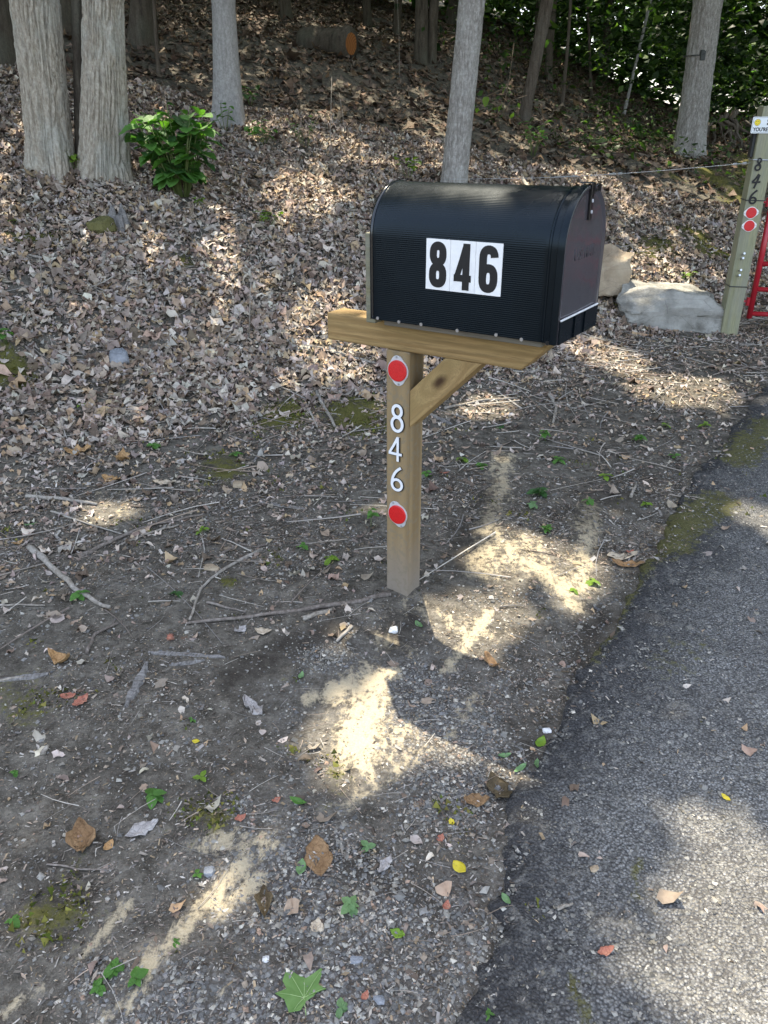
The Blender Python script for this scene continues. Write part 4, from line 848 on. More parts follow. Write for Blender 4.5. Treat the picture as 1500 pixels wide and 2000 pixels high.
# ------------------------------------------------------------------ log, stump, rocks
p=gp(678,112); lg=empty('log',(p[0],p[1],p[2]+.13),0,'sawn mossy log with orange cut end lying on the upper slope','log')
A=np.array([-.62,.30,.06]);B=np.array([.06,-.10,.02]); mb=MB(); ts=np.linspace(0,1,12); mb.tube([A+(B-A)*t for t in ts],[.20*(1+.06*math.sin(9*t)) for t in ts],20,True,.05)
ob('bark',mb.me('bark',M['bark_dark'],True),lg)
dv=(B-A)/np.linalg.norm(B-A); mb=MB(); mb.tube([B-dv*.02,B+dv*.008],[.135,.132],22,True,.05); ob('cut_face',mb.me('cut_face',M['cut']),lg)
def rock(name,label,px,py,size,mat,seed,cat='rock',sink=.25,yaw=0,amp=.14,n=7,flat=.2,group=None,fr=1.6,top=None):
    p=gp(px,py); import bmesh
    b=bmesh.new(); bmesh.ops.create_cube(b,size=1.6); bmesh.ops.subdivide_edges(b,edges=b.edges,cuts=n,use_grid_fill=True)
    V=np.array([v.co for v in b.verts]); N=V/np.linalg.norm(V,axis=1)[:,None]; V2=V*(1-flat)+N*flat*1.05
    V2=V2/1.6; 
    rs=np.random.RandomState(seed)
    for k in range(9):       # shave with random planes for flat facets
        nn=rs.normal(0,1,3); nn/=np.linalg.norm(nn); dd=rs.uniform(.36,.56); ex=np.clip(V2@nn-dd,0,None); V2=V2-nn*ex[:,None]*.95
    if top is not None: ex=np.clip(V2[:,2]-(.30+top*V2[:,0]),0,None); V2[:,2]-=ex*.9
    V2+=N*(amp*.22*fbm(V2*fr*2+seed,4,seed))[:,None]*2
    for v,c in zip(b.verts,V2): v.co=Vector(c*np.array(size))
    me=bpy.data.meshes.new(name); b.to_mesh(me); b.free(); me.materials.append(mat); me.polygons.foreach_set('use_smooth',np.ones(len(me.polygons),bool))
    o=ob(name,me,None,(p[0],p[1],p[2]+size[2]*(.5-sink)),(0,0,yaw)); e=o.modifiers.new('Split','EDGE_SPLIT'); e.split_angle=math.radians(24); return tag(o,label,cat,group)
rock('boulder','flat-topped grey boulder lying against the gate post',1306,625,(.76,.46,.40),M['rock_grey'],4,'boulder',.2,math.radians(-10),.13,22,.15,top=-.12,fr=2.6)
rock('boulder','tan sandstone boulder half hidden behind the mailbox door',1168,572,(.42,.36,.44),M['rock_tan'],9,'boulder',.2,.3,.16,14,.2)
rock('rock','round mossy rock on the leaf bank beside the stump',197,452,(.20,.17,.13),M['rock_moss'],3,sink=.3,flat=.8)
rock('rock','small grey rock poking out of leaves left of centre',237,712,(.10,.08,.11),M['stone_grey'],5,sink=.2,flat=.4)
rock('stone','white stone in front of the mailbox post foot',768,1234,(.030,.022,.022),M['stone_white'],6,'stone')
rock('stone','blue-grey angular stone on the near pale sand streak',409,1706,(.026,.020,.017),M['stone_grey'],7,'stone')
rock('stone','squarish tan stone among leaves above the long stick',467,950,(.05,.04,.03),M['rock_tan'],8,'stone')
rock('stone','pale pebble at the asphalt edge above the spotted leaf',1068,1428,(.022,.017,.012),M['stone_white'],10,'stone')
rock('stone','cream stone on the asphalt near its left edge',1160,1700,(.020,.017,.010),M['rock_tan'],11,'stone',.1)
rock('stone','light stone left of the green star-shaped leaf',520,1875,(.015,.013,.010),M['stone_white'],12,'stone')
rock('stone','grey flat stone between brown leaf and yellow leaf',697,1875,(.026,.018,.010),M['stone_grey'],13,'stone')
rock('stone','pale tan pebble right of the dark upright leaf',626,1813,(.015,.018,.010),M['dry_pale'],14,'stone')
rock('stone','dark round clinker near the bottom beside the seedling',740,1955,(.022,.020,.014),M['stone_grey'],15,'stone')
rock('stone','flat tan stone on the crossed sticks left of the post',414,1112,(.055,.035,.02),M['rock_tan'],16,'stone')
# stump
p=gp(232,440); st=empty('stump',tuple(p),0,'small rotten broken stump beside the mossy rock','stump')
mb=MB(); 
for k in range(6): q=k*1.05; mb.tube([(math.cos(q)*.06,math.sin(q)*.05,-.05),(math.cos(q)*.045,math.sin(q)*.04,.07),(math.cos(q)*.04+.01,math.sin(q)*.035,.11+.05*math.sin(k*2.3))],[.035,.026,.006],6,True,.15)
ob('shell',mb.me('shell',M['dead_wood'],False),st)
# root bank at the far right
rt=gp(1385,290); rb_=empty('root_bank',tuple(rt),0,'exposed tangled roots on the eroded bank left of the sign','roots')
for k in range(16):
    a0=np.array([random.uniform(-.15,.75),random.uniform(.1,.35),random.uniform(.25,.5)]); P_=[a0]
    for j in range(5): P_.append(P_[-1]+np.array([random.uniform(-.12,.16),random.uniform(-.08,.02),random.uniform(-.16,-.02)]))
    ob('root',MB().tube(P_,np.linspace(random.uniform(.02,.045),.006,6),6).me('root',M['bark_brown'],True),rb_)

# ------------------------------------------------------------------ sticks and wood pieces
def stick(label,pts,r,mat='stick',lift=.5,cat='stick',taper=.55,name='stick',n=7,fork=None,h=None):
    W_=[gp(*q) for q in pts]; P_=[]; r=r*1.35
    for a_,b_ in zip(W_[:-1],W_[1:]):
        for t in np.linspace(0,1,5)[:-1]: P_.append(a_*(1-t)+b_*t)
    P_.append(W_[-1]); P_=np.array(P_); g=surf(P_[:,0],P_[:,1]); lin=np.convolve(np.pad(g,2,'edge'),np.ones(5)/5,'valid')
    P_[:,2]=np.maximum(g-r*.2,lin)+r*lift+.003; m=len(P_); P_[1:-1]+=RS.normal(0,r*.22,(m-2,3))
    o0=P_[0].copy(); mb=MB().tube(P_-o0,np.linspace(r,r*taper,m)*RS.uniform(.88,1.12,m),n,True,.06)
    return tag(ob(name,mb.me(name,M[mat],True),None,tuple(o0)),label,cat)
STK=[('long straight stick whose end touches the mailbox post',[(762,1163),(650,1186),(520,1204),(366,1221)],.0075,'stick_dark'),
('pale bent stick meeting the long stick at its left end',[(512,1075),(430,1118),(392,1152),(370,1216)],.0052,'stick'),
('pale bark-covered curved branch at far left',[(58,1072),(108,1118),(160,1163),(215,1190)],.010,'stick'),
('slightly curved stick below the left sun patch',[(158,1088),(228,1056),(300,1028),(396,1008)],.0065,'stick_dark'),
('whitish straight stick left of the sun patch',[(52,972),(130,979),(190,988)],.008,'stick'),
('thin straight twig at the left edge',[(-10,1184),(88,1185)],.0035,'stick'),
('short thick piece of stick beside the long stick',[(592,1212),(650,1193)],.008,'stick'),
('thin twig crossing left of the long stick',[(404,1178),(480,1198)],.004,'stick_dark'),
('short pale wood chip lying before the post',[(686,1226),(658,1256)],.006,'stick'),
('thin stick right of the left sun patch',[(238,1066),(300,1040),(350,1027)],.004,'stick'),
('thick fallen branch right of the leafy bush',[(424,282),(500,308),(585,345)],.022,'stick_dark'),
('curved grey branch below the mossy rock',[(199,528),(204,500),(232,476),(300,468)],.014,'stick'),
('forked dark stick on the middle of the leaf bank',[(292,572),(312,535),(334,500)],.011,'stick'),
('long grey stick lying across the upper leaf bank',[(375,478),(450,476),(520,473)],.011,'stick_dark'),
('long thin stick at the left edge of the leaf bank',[(0,482),(90,508),(170,545)],.007,'stick'),
('bleached curled stick behind the post on the right',[(1072,768),(1085,795),(1080,828)],.009,'stick'),
('short stick crossing the right moss patch',[(618,766),(654,838)],.010,'stick'),
('short pale stick across the left moss patch',[(598,790),(620,838)],.006,'stick'),
('long pale stick just left of the mailbox post top',[(590,678),(665,692),(745,716)],.009,'stick'),
('pale stick crossing behind the post brace',[(838,740),(900,712),(960,700)],.008,'stick'),
('grey stick on dirt right of the post brace',[(868,800),(935,785),(1010,780)],.007,'stick'),
('small stick at the right behind seedlings',[(1232,972),(1242,946)],.006,'stick'),
('thin dark twig among the near left dirt',[(92,1690),(150,1698),(222,1700)],.0022,'stick_dark'),
('short pale twig beside the lower left pebble patch',[(85,1475),(97,1458)],.006,'stick'),
('pale stick in the sunlit leaves at left',[(100,1000),(160,1020),(240,1046)],.004,'stick'),
('short bleached stick on the asphalt',[(1088,1778),(1118,1768)],.0035,'stick'),
('slim twig at the left below the orange leaf',[(0,1332),(48,1324)],.004,'stick'),
('crooked twig under the curled brown leaf at left',[(170,1278),(185,1240),(240,1215)],.005,'stick_dark'),
('pale thin twig above the crossed sticks',[(395,1052),(400,1075),(388,1130)],.003,'stick'),
('broken thick stick near the left bank foot',[(430,1085),(470,1065),(505,1072)],.004,'stick_dark'),
('long bare branch lying right of the grey trunk',[(410,340),(560,395),(700,420)],.007,'stick_dark'),
('long bare branch lying up the bank above the boulder',[(1080,480),(1160,520),(1240,560)],.009,'stick_dark'),
('light stick pointing at the grey boulder',[(1190,470),(1225,500),(1250,528)],.010,'stick'),
('thin pale stick right of the strapped tree foot',[(1200,420),(1270,470)],.006,'stick')]
for l_,p_,r_,m_ in STK: stick(l_,p_,r_,m_)
def slab(label,a_,b_,w,mat='dead_wood',h=.4,name='wood_piece',seed=1):
    A=gp(*a_);B=gp(*b_); L_=np.linalg.norm(B-A); ang=math.atan2(B[1]-A[1],B[0]-A[0]); rs=np.random.RandomState(seed); n=12; V=[];F=[]
    for i in range(n+1):
        t=i/n; hw=w/2*min(1,(.35+2.2*min(t,1-t)))*(1+.15*rs.uniform(-1,1)); th=w*h*(.6+.5*rs.rand())
        for (yy,zz) in ((-1,0),(-.8,.75),(-.3,1),(.35,.8),(.75,1.),(1,0)): V.append((t*L_,yy*hw+.1*w*rs.uniform(-1,1),zz*th+.1*w*h*rs.uniform(-1,1)))
    F=[(i*6+j,(i+1)*6+j,(i+1)*6+(j+1)%6,i*6+(j+1)%6) for i in range(n) for j in range(6)]+[tuple(range(6)),tuple(range(n*6+5,n*6-1,-1))]
    return tag(ob(name,mesh(name,np.array(V),F,M[mat]),None,(A[0],A[1],surf(A[0],A[1])[0]-.001),(0,-math.atan2(surf(B[0],B[1])[0]-surf(A[0],A[1])[0],L_),ang)),label,'wood piece')
slab('weathered grey wedge of split wood at left',(288,1296),(246,1382),.030,seed=1)
slab('flat rotten bark flake beside the wood wedge',(400,1290),(330,1300),.018,seed=2)
slab('grey fibrous wood lying at the left edge',(0,1330),(95,1318),.022,seed=3)
slab('bleached bark flake near the lower seedlings',(290,1275),(440,1285),.02,seed=4)
slab('pale splinter of bark behind the post foot',(835,808),(882,830),.03,seed=5)
slab('light split wood left of the moss patch',(530,862),(495,902),.02,seed=6)
slab('long bark flake above the orange crumpled leaves',(505,982),(598,995),.02,seed=7)
# ------------------------------------------------------------------ single leaves
def mk_leaf(name,mat,L_,w,curl,fold,seed,label,px,py,yaw,cat='leaf',tilt=(0,0),lift=.004,rough=.6,rows=8,widthf=ovw,twist=0,group=None):
    rs=np.random.RandomState(seed); V=[];C=7; L_=L_*(1.65 if py>1050 else 1.1); w=w*(1.65 if py>1050 else 1.1)
    for i in range(rows+1):
        t=i/rows; hw=w*.5*widthf(t)*(1+.30*rs.uniform(-1,1)*rough)
        for j in range(C):
            s=(j/(C-1)*2-1); z=curl*L_*(t-.5)**2*2+fold*abs(s)*hw+rough*.07*L_*rs.uniform(-1,1)*(.3+abs(s))*(t>0); yy=s*hw; q=twist*(t-.5)
            V.append(((t-.5)*L_,yy*math.cos(q)-z*math.sin(q),yy*math.sin(q)+z*math.cos(q)))
    V=np.array(V); F=[(i*C+j,(i+1)*C+j,(i+1)*C+j+1,i*C+j+1) for i in range(rows) for j in range(C-1)]
    V[:,2]-=np.percentile(V[:,2],12); me=mesh(name,V,F,M[mat],True); p=gp(px,py); sx_,sy_=slope(p[0],p[1])
    o=ob(name,me,None,(p[0],p[1],surf(p[0],p[1])[0]+lift),(tilt[0]+math.atan(float(sy_[0]))*.6,tilt[1]-math.atan(float(sx_[0]))*.6,yaw)); so=o.modifiers.new('Solid','SOLIDIFY'); so.thickness=.0006
    return tag(o,label,cat,group)
R_=math.radians
LV=[('dry_leaf','dry_brown',.062,.030,.5,.5,1,'large crumpled brown leaf near the left front',160,1642,R_(-68),1.4),
('dry_leaf','dry_brown',.068,.038,.25,.25,2,'large flat brown leaf pointing down near the middle front',622,1678,R_(-80),.5),
('dry_leaf','dry_dark',.050,.020,.3,1.2,3,'dark upright curled leaf on the near sand streak',517,1765,R_(-80),1.),
('dry_leaf','dry_orange',.055,.030,.9,.5,4,'curled orange-brown leaf left of the wood wedge',118,1292,R_(-25),1.2),
('dry_leaf','dry_orange',.12,.07,.5,.4,5,'orange-brown crumpled leaf upper of the left pair',152,884,R_(20),1.3),
('dry_leaf','dry_orange',.11,.06,.8,.5,6,'orange-brown curled leaf right of its larger neighbour',240,898,R_(100),1.4),
('dry_leaf','dry_orange',.10,.05,.4,.3,7,'light brown leaf below the orange crumpled pair',218,938,R_(-20),.8),
('dry_leaf','dry_pale',.10,.06,.3,.3,8,'pale tan leaf right of the sunlit patch above moss',322,945,R_(0),.8),
('dry_leaf','dry_grey',.050,.020,.2,.2,9,'silvery grey leaf with torn edge above the sand streak',278,1622,R_(35),1.),
('dry_leaf','dry_orange',.020,.012,.5,.3,10,'tiny upright tan leaf right of large crumpled leaf',213,1655,R_(70),.8),
('dry_leaf','dry_grey',.035,.015,.2,.2,11,'grey torn leaf between brown leaf and yellow leaf',752,1692,R_(60),1.2),
('leaf','yellow_leaf',.024,.018,.25,.1,12,'bright yellow oval leaf lying on dark dirt',897,1696,R_(-50),.15),
('leaf','yellow_leaf',.016,.009,.3,.3,13,'small yellow-green leaf lying on the asphalt',1417,1560,R_(-60),.3),
('leaf','yellow_leaf',.013,.010,.3,.3,14,'small yellow leaf left of centre near the wood wedge',383,1450,R_(0),.3),
('leaf','g_lime',.020,.013,.5,.4,15,'small folded lime leaf above the pebbles',776,1826,R_(-20),.6),
('leaf','yellow_leaf',.012,.009,.5,.4,16,'tiny yellow curl of leaf above the bright yellow leaf',882,1608,R_(-80),.6),
('leaf','g_pale',.026,.014,.3,.2,17,'pale green oval leaf beside the large flat brown leaf',588,1697,R_(-95),.3),
('leaf','g_pale',.018,.010,.3,.2,18,'pale green leaf on dirt left of the asphalt edge',988,1758,R_(-60),.3),
('leaf','g_pale',.022,.010,.4,.5,19,'rolled pale leaf left of the spotted green leaf',985,1478,R_(10),.4),
('leaf','g_pale',.030,.010,.3,.6,20,'rolled silvery leaf below the spotted green leaf',1016,1503,R_(40),.4),
('leaf','g_pale',.022,.009,.3,.6,21,'rolled silvery leaf right of its twin below spotted leaf',1049,1494,R_(80),.4),
('leaf','g_lime',.030,.018,.3,.2,22,'lime green leaf with brown spots at the asphalt edge',1056,1452,R_(60),.3),
('leaf','g_pale',.026,.013,.3,.2,23,'blue-green leaf standing right of the white stone',818,1222,R_(-60),.3),
('leaf','g_pale',.022,.010,.4,.3,24,'small pale green leaf below the long stick',588,1322,R_(80),.3),
('leaf','g_mid',.030,.012,.4,.4,25,'green leaf fragment above the large flat brown leaf',583,1568,R_(-25),.4),
('leaf','g_dark',.050,.035,.6,.4,26,'dark green leaf standing up behind the post',976,838,R_(30),.4),
('leaf','g_pale',.050,.018,.3,.2,27,'pale green leaf lying near the left edge',60,1026,R_(20),.3),
('dry_leaf','dry_red',.020,.012,.6,.3,28,'small reddish leaf fallen by the right dirt track',1230,1080,R_(10),.8),
('dry_leaf','dry_red',.045,.018,.3,.3,29,'pink-red leaf right of the post below moss',868,925,R_(0),.3),
('dry_leaf','dry_red',.024,.012,.4,.3,30,'reddish bark-like leaf on the bottom asphalt',1182,1860,R_(20),.6),
('dry_leaf','dry_red',.016,.011,.5,.3,31,'salmon fallen leaf bit left of yellow leaf',872,1772,R_(70),.8),
('dry_leaf','dry_red',.016,.011,.5,.3,32,'salmon leaf bit above the bright yellow leaf',860,1640,R_(60),.8),
('dry_leaf','dry_red',.013,.009,.5,.3,33,'salmon leaf bit below the flat seedling row',713,1948,R_(60),.8),
('dry_leaf','dry_red',.018,.012,.5,.3,34,'pinkish leaf bit left of the green leaf fragment',470,1600,R_(30),.8),
('dry_leaf','dry_red',.014,.010,.5,.3,35,'pinkish leaf bit above the pale sand streak',540,1565,R_(30),.8),
('dry_leaf','dry_pale',.020,.016,.5,.3,36,'cream leaf bit left of the pink one near pebbles',618,1812,R_(80),.8),
('dry_leaf','dry_dark',.060,.035,.5,.3,37,'dark wet leaf in the hollow right of centre',975,1545,R_(-70),1.),
('dry_leaf','dry_brown',.040,.024,.5,.3,38,'brown leaf crumpled against the asphalt edge',930,1568,R_(0),1.),
('dry_leaf','dry_brown',.045,.022,.8,.5,39,'brown curled leaf on gravel right of the post shadow',960,1298,R_(-60),1.),
('dry_leaf','dry_pale',.08,.035,.3,.3,40,'cream curled leaf at the right dirt and asphalt seam',1215,1090,R_(10),.8),
('dry_leaf','dry_brown',.075,.035,.4,.3,41,'brown flat leaf just below the cream curled leaf',1225,1105,R_(-20),.8),
('dry_leaf','dry_grey',.060,.030,.4,.4,42,'grey lobed leaf curled on the dark soil left of sand',495,1385,R_(-50),1.5),
('dry_leaf','dry_pale',.038,.022,.5,.3,43,'tan leaf on dark soil under the long stick',515,1236,R_(-15),.6),
('dry_leaf','dry_grey',.028,.02,.4,.3,44,'light grey torn leaf under the long stick',470,1233,R_(40),1.2),
('dry_leaf','dry_orange',.03,.015,.5,.3,45,'orange pointed leaf at the left above curved branch',35,1062,R_(40),.5),
('dry_leaf','dry_red',.03,.02,.4,.3,46,'reddish round leaf below the curled leaf at left',134,1362,R_(0),.5),
('dry_leaf','dry_red',.035,.022,.4,.3,47,'pair mate reddish leaf right of round one',158,1372,R_(60),.7)]
LV[-1]=LV[-1][:7]+('folded reddish leaf beside the reddish round leaf',)+LV[-1][8:]
for (nm,mt,L_,w_,cu,fo,sd_,lb,px_,py_,yw,rg) in LV: mk_leaf(nm,mt,L_,w_,cu,fo,sd_,lb,px_,py_,yw,rough=rg)
# star-shaped green leaf in front
p=gp(588,1938); z_=(p-C0)@_f; s_=z_/FPX
out=[(0,-30),(18,-22),(22,-6),(50,8),(30,14),(40,28),(48,72),(22,52),(2,38),(-8,42),(-18,66),(-22,62),(-22,30),(-28,22),(-50,-6),(-24,-8),(-14,-30),(-8,-26)]
px_out=[(587,1978),(565,1984),(556,1958),(537,1943),(560,1935),(552,1918),(560,1890),(582,1905),(597,1912),(606,1910),(628,1893),(630,1898),(622,1925),(638,1934),(618,1943),(612,1950),(598,1958),(596,1964)]
pts=[gp(*q)[:2]-p[:2] for q in px_out]; ctr=gp(594,1952)[:2]-p[:2]; V=[(ctr[0],ctr[1],.004)]; rs=np.random.RandomState(5)
n=len(pts)
for f,zz in ((.5,.007),(1,.006)):
    for k,q in enumerate(pts): V.append((*(ctr+(q-ctr)*f),zz+rs.uniform(-.002,.003)))
F=[(0,1+k,1+(k+1)%n) for k in range(n)]+[(1+k,1+n+k,1+n+(k+1)%n,1+(k+1)%n) for k in range(n)]
gl_=empty('maple_leaf',tuple(p),0,'large green star-shaped leaf lying at the bottom centre','leaf')
ob('blade',mesh('blade',np.array(V),F,M['syc'],True),gl_)
for q in ((560,1892),(538,1943),(629,1895),(637,1934),(596,1914),(572,1982)):
    e=gp(*q)[:2]-p[:2]; e=ctr+(e-ctr)*.93; ob('vein',MB().tube([(*ctr,.0062),(*(ctr*.5+e*.5),.0093),(*e,.008)],[.0006,.0005,.0002],5).me('vein',M['vein']),gl_)
e=gp(598,1985)[:2]-p[:2]; ob('stalk',MB().tube([(*ctr,.005),(*(e*.5+ctr*.5),.004),(*e,.003)],.0008,6).me('stalk',M['vein']),gl_)
# spiky seed ball
p=gp(333,1250); sb=empty('seed_ball',(p[0],p[1],p[2]+.011),0,'small brown spiky seed ball on the dirt left of the long stick','seed ball')
import bmesh as _bm
b_=_bm.new(); _bm.ops.create_icosphere(b_,subdivisions=2,radius=.010); me=bpy.data.meshes.new('ball'); b_.to_mesh(me); b_.free(); me.materials.append(M['dry_red']); ob('ball',me,sb)
mb=MB()
for k in range(46):
    v_=RS.normal(0,1,3); v_/=np.linalg.norm(v_); mb.tube([v_*.009,v_*.016],[.0013,.0002],4)
ob('spikes',mb.me('spikes',M['dry_red']),sb)

# ------------------------------------------------------------------ living plants
def fresh_leaf(mat,seed,w=.62,rows=7,serr=0.):
    rs=np.random.RandomState(seed); V=[];C=5
    for i in range(rows+1):
        t=i/rows; hw=.5*w*(math.sin(math.pi*min(1,t**.8))**.8 if 0<t<1 else .02)*(1+serr*(1 if i%2 else -1))
        for j in range(C): s=j/(C-1)*2-1; V.append((t,s*hw,-.25*t*t+.12*abs(s)*hw*2+rs.uniform(-.012,.012)+.02*math.sin(t*14)*abs(s)))
    return mesh('leaf',np.array(V),[(i*C+j,(i+1)*C+j,(i+1)*C+j+1,i*C+j+1) for i in range(rows) for j in range(C-1)],M[mat],True)
FL={k:[fresh_leaf(k,i,.55+.1*i) for i in range(3)] for k in ('g_dark','g_mid','g_lime','g_pale')}
BL=[fresh_leaf('g_dark',20+i,.98,12,.05) for i in range(2)]+[fresh_leaf('g_mid',30+i,.92,12,.05) for i in range(3)]
def place_leaf(root,me,pos,yaw,pitch,size,roll=0.):
    o=bpy.data.objects.new('leaf',me); COL.objects.link(o); o.parent=root; o.location=tuple(pos); o.rotation_euler=(roll,pitch,yaw); o.scale=(size,)*3; return o
def plant(label,px,py,h,nl,ls,key,seed,name='seedling',cat='seedling',spread=1.,stems=1,group=None,meshes=None,low=.35,flat=False):
    p=gp(px,py); rs=np.random.RandomState(seed); root=empty(name,(p[0],p[1],surf(p[0],p[1])[0]),0,label,cat,group)
    z_=(p-C0)@_f; k=0
    for s in range(stems):
        a_=rs.uniform(0,6.28); r_=(rs.rand()**.5)*spread*h*(.9 if stems>1 else .25); hh=h*rs.uniform(.6,1.05) if stems>1 else h; tip=np.array([math.cos(a_)*r_,math.sin(a_)*r_,hh]); b0=tip*np.array([.15,.15,0])
        mid=(b0+tip)/2+np.array([0,0,.1*hh]); 
        ob('stem',MB().tube([b0,mid,tip],[max(.0007,ls*.045),max(.0006,ls*.035),max(.0005,ls*.02)],5).me('stem',M['stem'],True),root)
        ml=int(round(nl/stems))
        for i in range(ml):
            t=low+(1-low)*(i+1)/ml; pos=b0*(1-t)+tip*t+np.array([0,0,.1*hh*math.sin(math.pi*t)]); y=a_+i*2.4+rs.uniform(-.4,.4)
            place_leaf(root,(meshes or FL[key])[rs.randint(len(meshes or FL[key]))],pos,y,rs.uniform(-.35,.3)+(.25 if flat is False else 0)*(1-t),ls*rs.uniform(.7,1.15)*(.6 if t>.97 and ml>4 else 1),rs.uniform(-.3,.3))
    return root
plant('dense leafy dark green bush right of the twin tree',358,384,.62,170,.15,'g_dark',3,'bush','bush',.6,26,meshes=BL,low=.1)
PL=[('lime green sapling shoot at the foot of the twin tree',152,335,.20,14,.085,'g_lime',3),('lime sprig growing between the two stems of the twin tree',118,290,.30,10,.075,'g_lime',3),
('bright small bush between grey trunk and mailbox',513,285,.22,26,.085,'g_mid',6),('small dark fern-like plant right of the grey trunk',490,208,.20,22,.08,'g_dark',5),
('leafy green shoots at the foot of the grey trunk',440,262,.25,12,.09,'g_mid',4),('lime seedling below the bush on the leaf bank',388,408,.08,8,.05,'g_lime',3),
('lime green seedling in the middle of the upper leaf bank',524,443,.13,14,.06,'g_lime',4),('rounded green shrub right of the tree behind the mailbox',1040,305,.33,40,.08,'g_mid',9),
('pale green seedlings peeking above the mailbox top',798,352,.22,14,.07,'g_lime',4),('small green plant at the left edge of the leaf bank',15,672,.11,9,.06,'g_mid',3),
('tiny lime sprout near the left edge below the tree',22,440,.05,7,.04,'g_lime',3),('faint green seedlings right of the small bush',598,290,.26,26,.045,'g_dark',9),
('dark green plants beside the strapped tree foot',1255,275,.28,30,.10,'g_dark',8),('green seedling among roots right of strapped tree',1310,280,.12,8,.07,'g_mid',3),
('small green plant growing behind the grey boulder',1345,552,.08,9,.06,'g_lime',3)]
for i,(lb,x_,y_,h_,n_,l_,k_,st_) in enumerate(PL): plant(lb,x_,y_,h_,n_,l_,k_,100+i,'shrub' if n_>20 else 'young_plant','plant',.8,st_)
SD_=[('four-leaved green seedling below the grey wood wedge',298,1560,.012,5,.024,'g_mid'),('small two-leaved lime seedling above the grey pebbles',392,1526,.010,4,.016,'g_lime'),
('bluish seedling left of the bright yellow leaf',718,1662,.010,5,.015,'g_pale'),('bluish seedling with stem above the star leaf',684,1775,.016,6,.018,'g_pale'),
('tiny round-leaved seedling right of the star leaf',664,1972,.008,4,.014,'g_pale'),('trailing round-leaved green weed lower left',222,1895,.010,10,.016,'g_mid'),
('round-leaved green weed at the bottom left corner',196,1935,.010,7,.014,'g_mid'),('pale green weed beside the trailing weed',270,1918,.012,6,.017,'g_mid'),
('green sprout on the near sand streak',385,1715,.010,4,.012,'g_mid'),('single green leaf on the lowest sand streak',340,1842,.004,2,.014,'g_mid'),
('green sprout at the lower left edge',25,1805,.012,5,.014,'g_mid'),('tiny sprout at left edge of the near dirt',30,1512,.010,6,.010,'g_mid'),
('lime sprout left of the post among twigs',646,1098,.018,6,.026,'g_lime'),('green sprout beside the post left edge',724,1030,.06,7,.032,'g_mid'),
('green sprout close behind the post right edge',830,935,.03,6,.035,'g_mid'),('green sprout right of the left sun patch',396,1042,.02,5,.03,'g_lime'),
('green seedling in the left moss patch',458,892,.02,6,.035,'g_mid'),('small green seedling above the tan leaf',298,878,.02,6,.04,'g_mid'),
('small lime sprout on the left leaf bank',160,795,.015,5,.03,'g_lime'),('green seedling right of the post on dark dirt',902,903,.02,6,.035,'g_lime'),
('green seedling second right of the post on dirt',942,915,.02,6,.032,'g_mid'),('leafy green seedling below the bleached curled stick',1066,862,.05,9,.04,'g_mid'),
('green seedling on the sand at the upper track',1092,903,.02,6,.045,'g_mid'),('dark green broad seedling in the sandy track',1052,968,.03,9,.050,'g_dark'),
('bluish seedling below the broad dark seedling',1042,992,.02,5,.032,'g_pale'),('small green seedling right of the sandy track',1150,985,.02,6,.03,'g_mid'),
('green weeds in the sand left of the sunny patch',1065,1040,.02,8,.028,'g_mid'),('yellow-green sprout at right of the dark dirt',1262,992,.02,5,.028,'g_lime'),
('lime sprout behind the track near centre right',1302,836,.02,5,.032,'g_lime'),('lime sprout nearest the upper asphalt edge',1376,836,.02,5,.036,'g_lime'),
('green weeds scattered right behind the track',1250,862,.03,10,.035,'g_mid'),('yellow sprout right of the green weeds',1180,935,.02,5,.03,'g_lime'),
('green sprout between asphalt edge and weeds',1318,898,.02,5,.028,'g_mid'),('yellow-green sprout in the lower sunny track',1157,1142,.014,5,.022,'g_lime'),
('green sprout below the sunny track patch',1120,1158,.01,4,.018,'g_lime'),('green sprout at the left of the curved branch foot',155,1168,.02,5,.024,'g_mid'),
('green leaf pair near the moss circle by crossed sticks',342,1164,.01,3,.026,'g_dark'),('small sprout on dirt left of the sand patch',375,1408,.006,3,.010,'g_mid'),
('green sprout left of the moss at bank foot',590,1075,.02,5,.022,'g_mid'),('green sprig at the bottom of the gravel edge',955,1985,.006,4,.012,'g_mid')]
for i,(lb,x_,y_,h_,n_,l_,k_) in enumerate(SD_): plant(lb,x_,y_,h_*1.3,n_,l_*(1.55 if y_>1050 else 1.2),k_,200+i,'seedling','seedling',1.2,1)
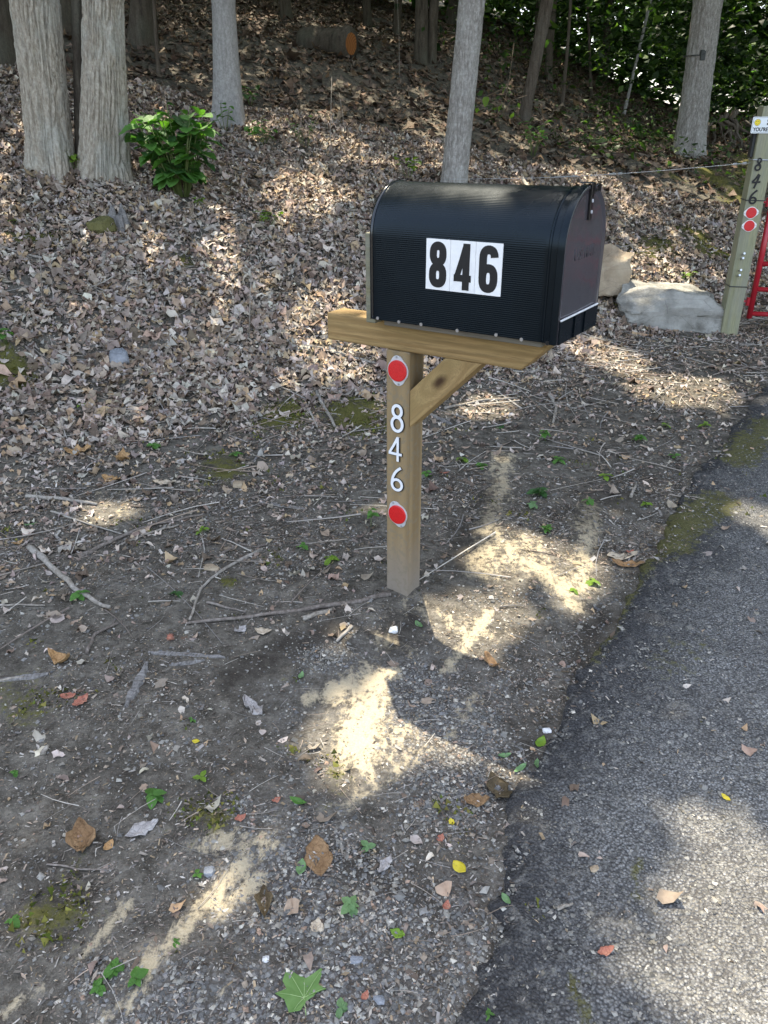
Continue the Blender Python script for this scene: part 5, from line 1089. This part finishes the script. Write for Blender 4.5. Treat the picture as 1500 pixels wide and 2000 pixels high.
# bare sapling with few lime leaves right of the middle trunk
def wpt(px,py,y): return world_at(px,py,y)
b0=gp(990,243); sp_=empty('sapling',tuple(b0),0,'thin bare sapling with four lime leaves right of the middle trunk','sapling'); yy=b0[1]
for pl_ in ([(992,243),(982,215),(995,155),(1004,84)],[(985,215),(970,198),(950,200),(930,212)],[(984,220),(998,196),(1030,186)],[(948,190),(985,172),(997,150)]):
    ob('stem',MB().tube([wpt(a_,b_,yy)-b0 for a_,b_ in pl_],np.linspace(.008,.003,len(pl_)),5).me('stem',M['stem_brown'],True),sp_)
for (a_,b_,s_) in ((930,210,.10),(950,188,.13),(989,168,.10),(980,204,.09)): place_leaf(sp_,FL['g_lime'][1],wpt(a_,b_,yy)-b0,random.uniform(0,6),.9,s_)
# dry upright stems
for i,(lb,pl_) in enumerate([('tall dry grass stem rising from the slope behind mailbox',[(655,345),(645,270),(648,150)]),('short dry stem beside the tall dry grass stem',[(675,265),(668,215),(662,180)]),('dark bare stem standing in the left leaf bank',[(487,665),(488,600),(490,540)]),('dark thin stem standing left of the stump',[(82,590),(80,530),(76,490)]),('bare crooked stem hanging at the top above the slope',[(780,110),(779,60),(776,0)])]):
    b0=gp(*pl_[0]); 
    if i==4: b0=gp(780,150)
    P_=np.array([wpt(a_,b_,b0[1])-b0 for a_,b_ in pl_]); 
    if i==4: P_=np.r_[[[0,0,0]],P_]
    tag(ob('dry_weed',MB().tube(P_,np.linspace(.005,.002,len(P_)),5).me('dry_weed',M['stick'],True),None,tuple(b0)),lb,'weed')
# wire fence strand with clamps
b0=gp(868,372); A=wpt(868,350,b0[1]-.14); Bq=gloc(1462,318,-g2*.3); Bw=gO+gU*(-g2-.004)+gV*(-g2*.3)+np.array([0,0,Bq[1]])
wr=empty('fence_wire',tuple(A),0,'taut galvanised wire strung from the middle trunk to the gate post','wire')
def wp(t): return (Bw-A)*t+np.array([0,0,-.03*math.sin(math.pi*t)])
ob('strand',MB().tube([wp(t) for t in np.linspace(0,1,24)],.0022,6).me('strand',M['wire'],True),wr)
for t0,t1,r_ in ((.42,.50,.0055),(.60,.62,.009),(.63,.64,.009),(.955,.965,.009),(.98,.99,.009),(.54,.545,.008)):
    ob('clamp',MB().tube([wp(t0),wp(t1)],r_,7).me('clamp',M['wire']),wr)
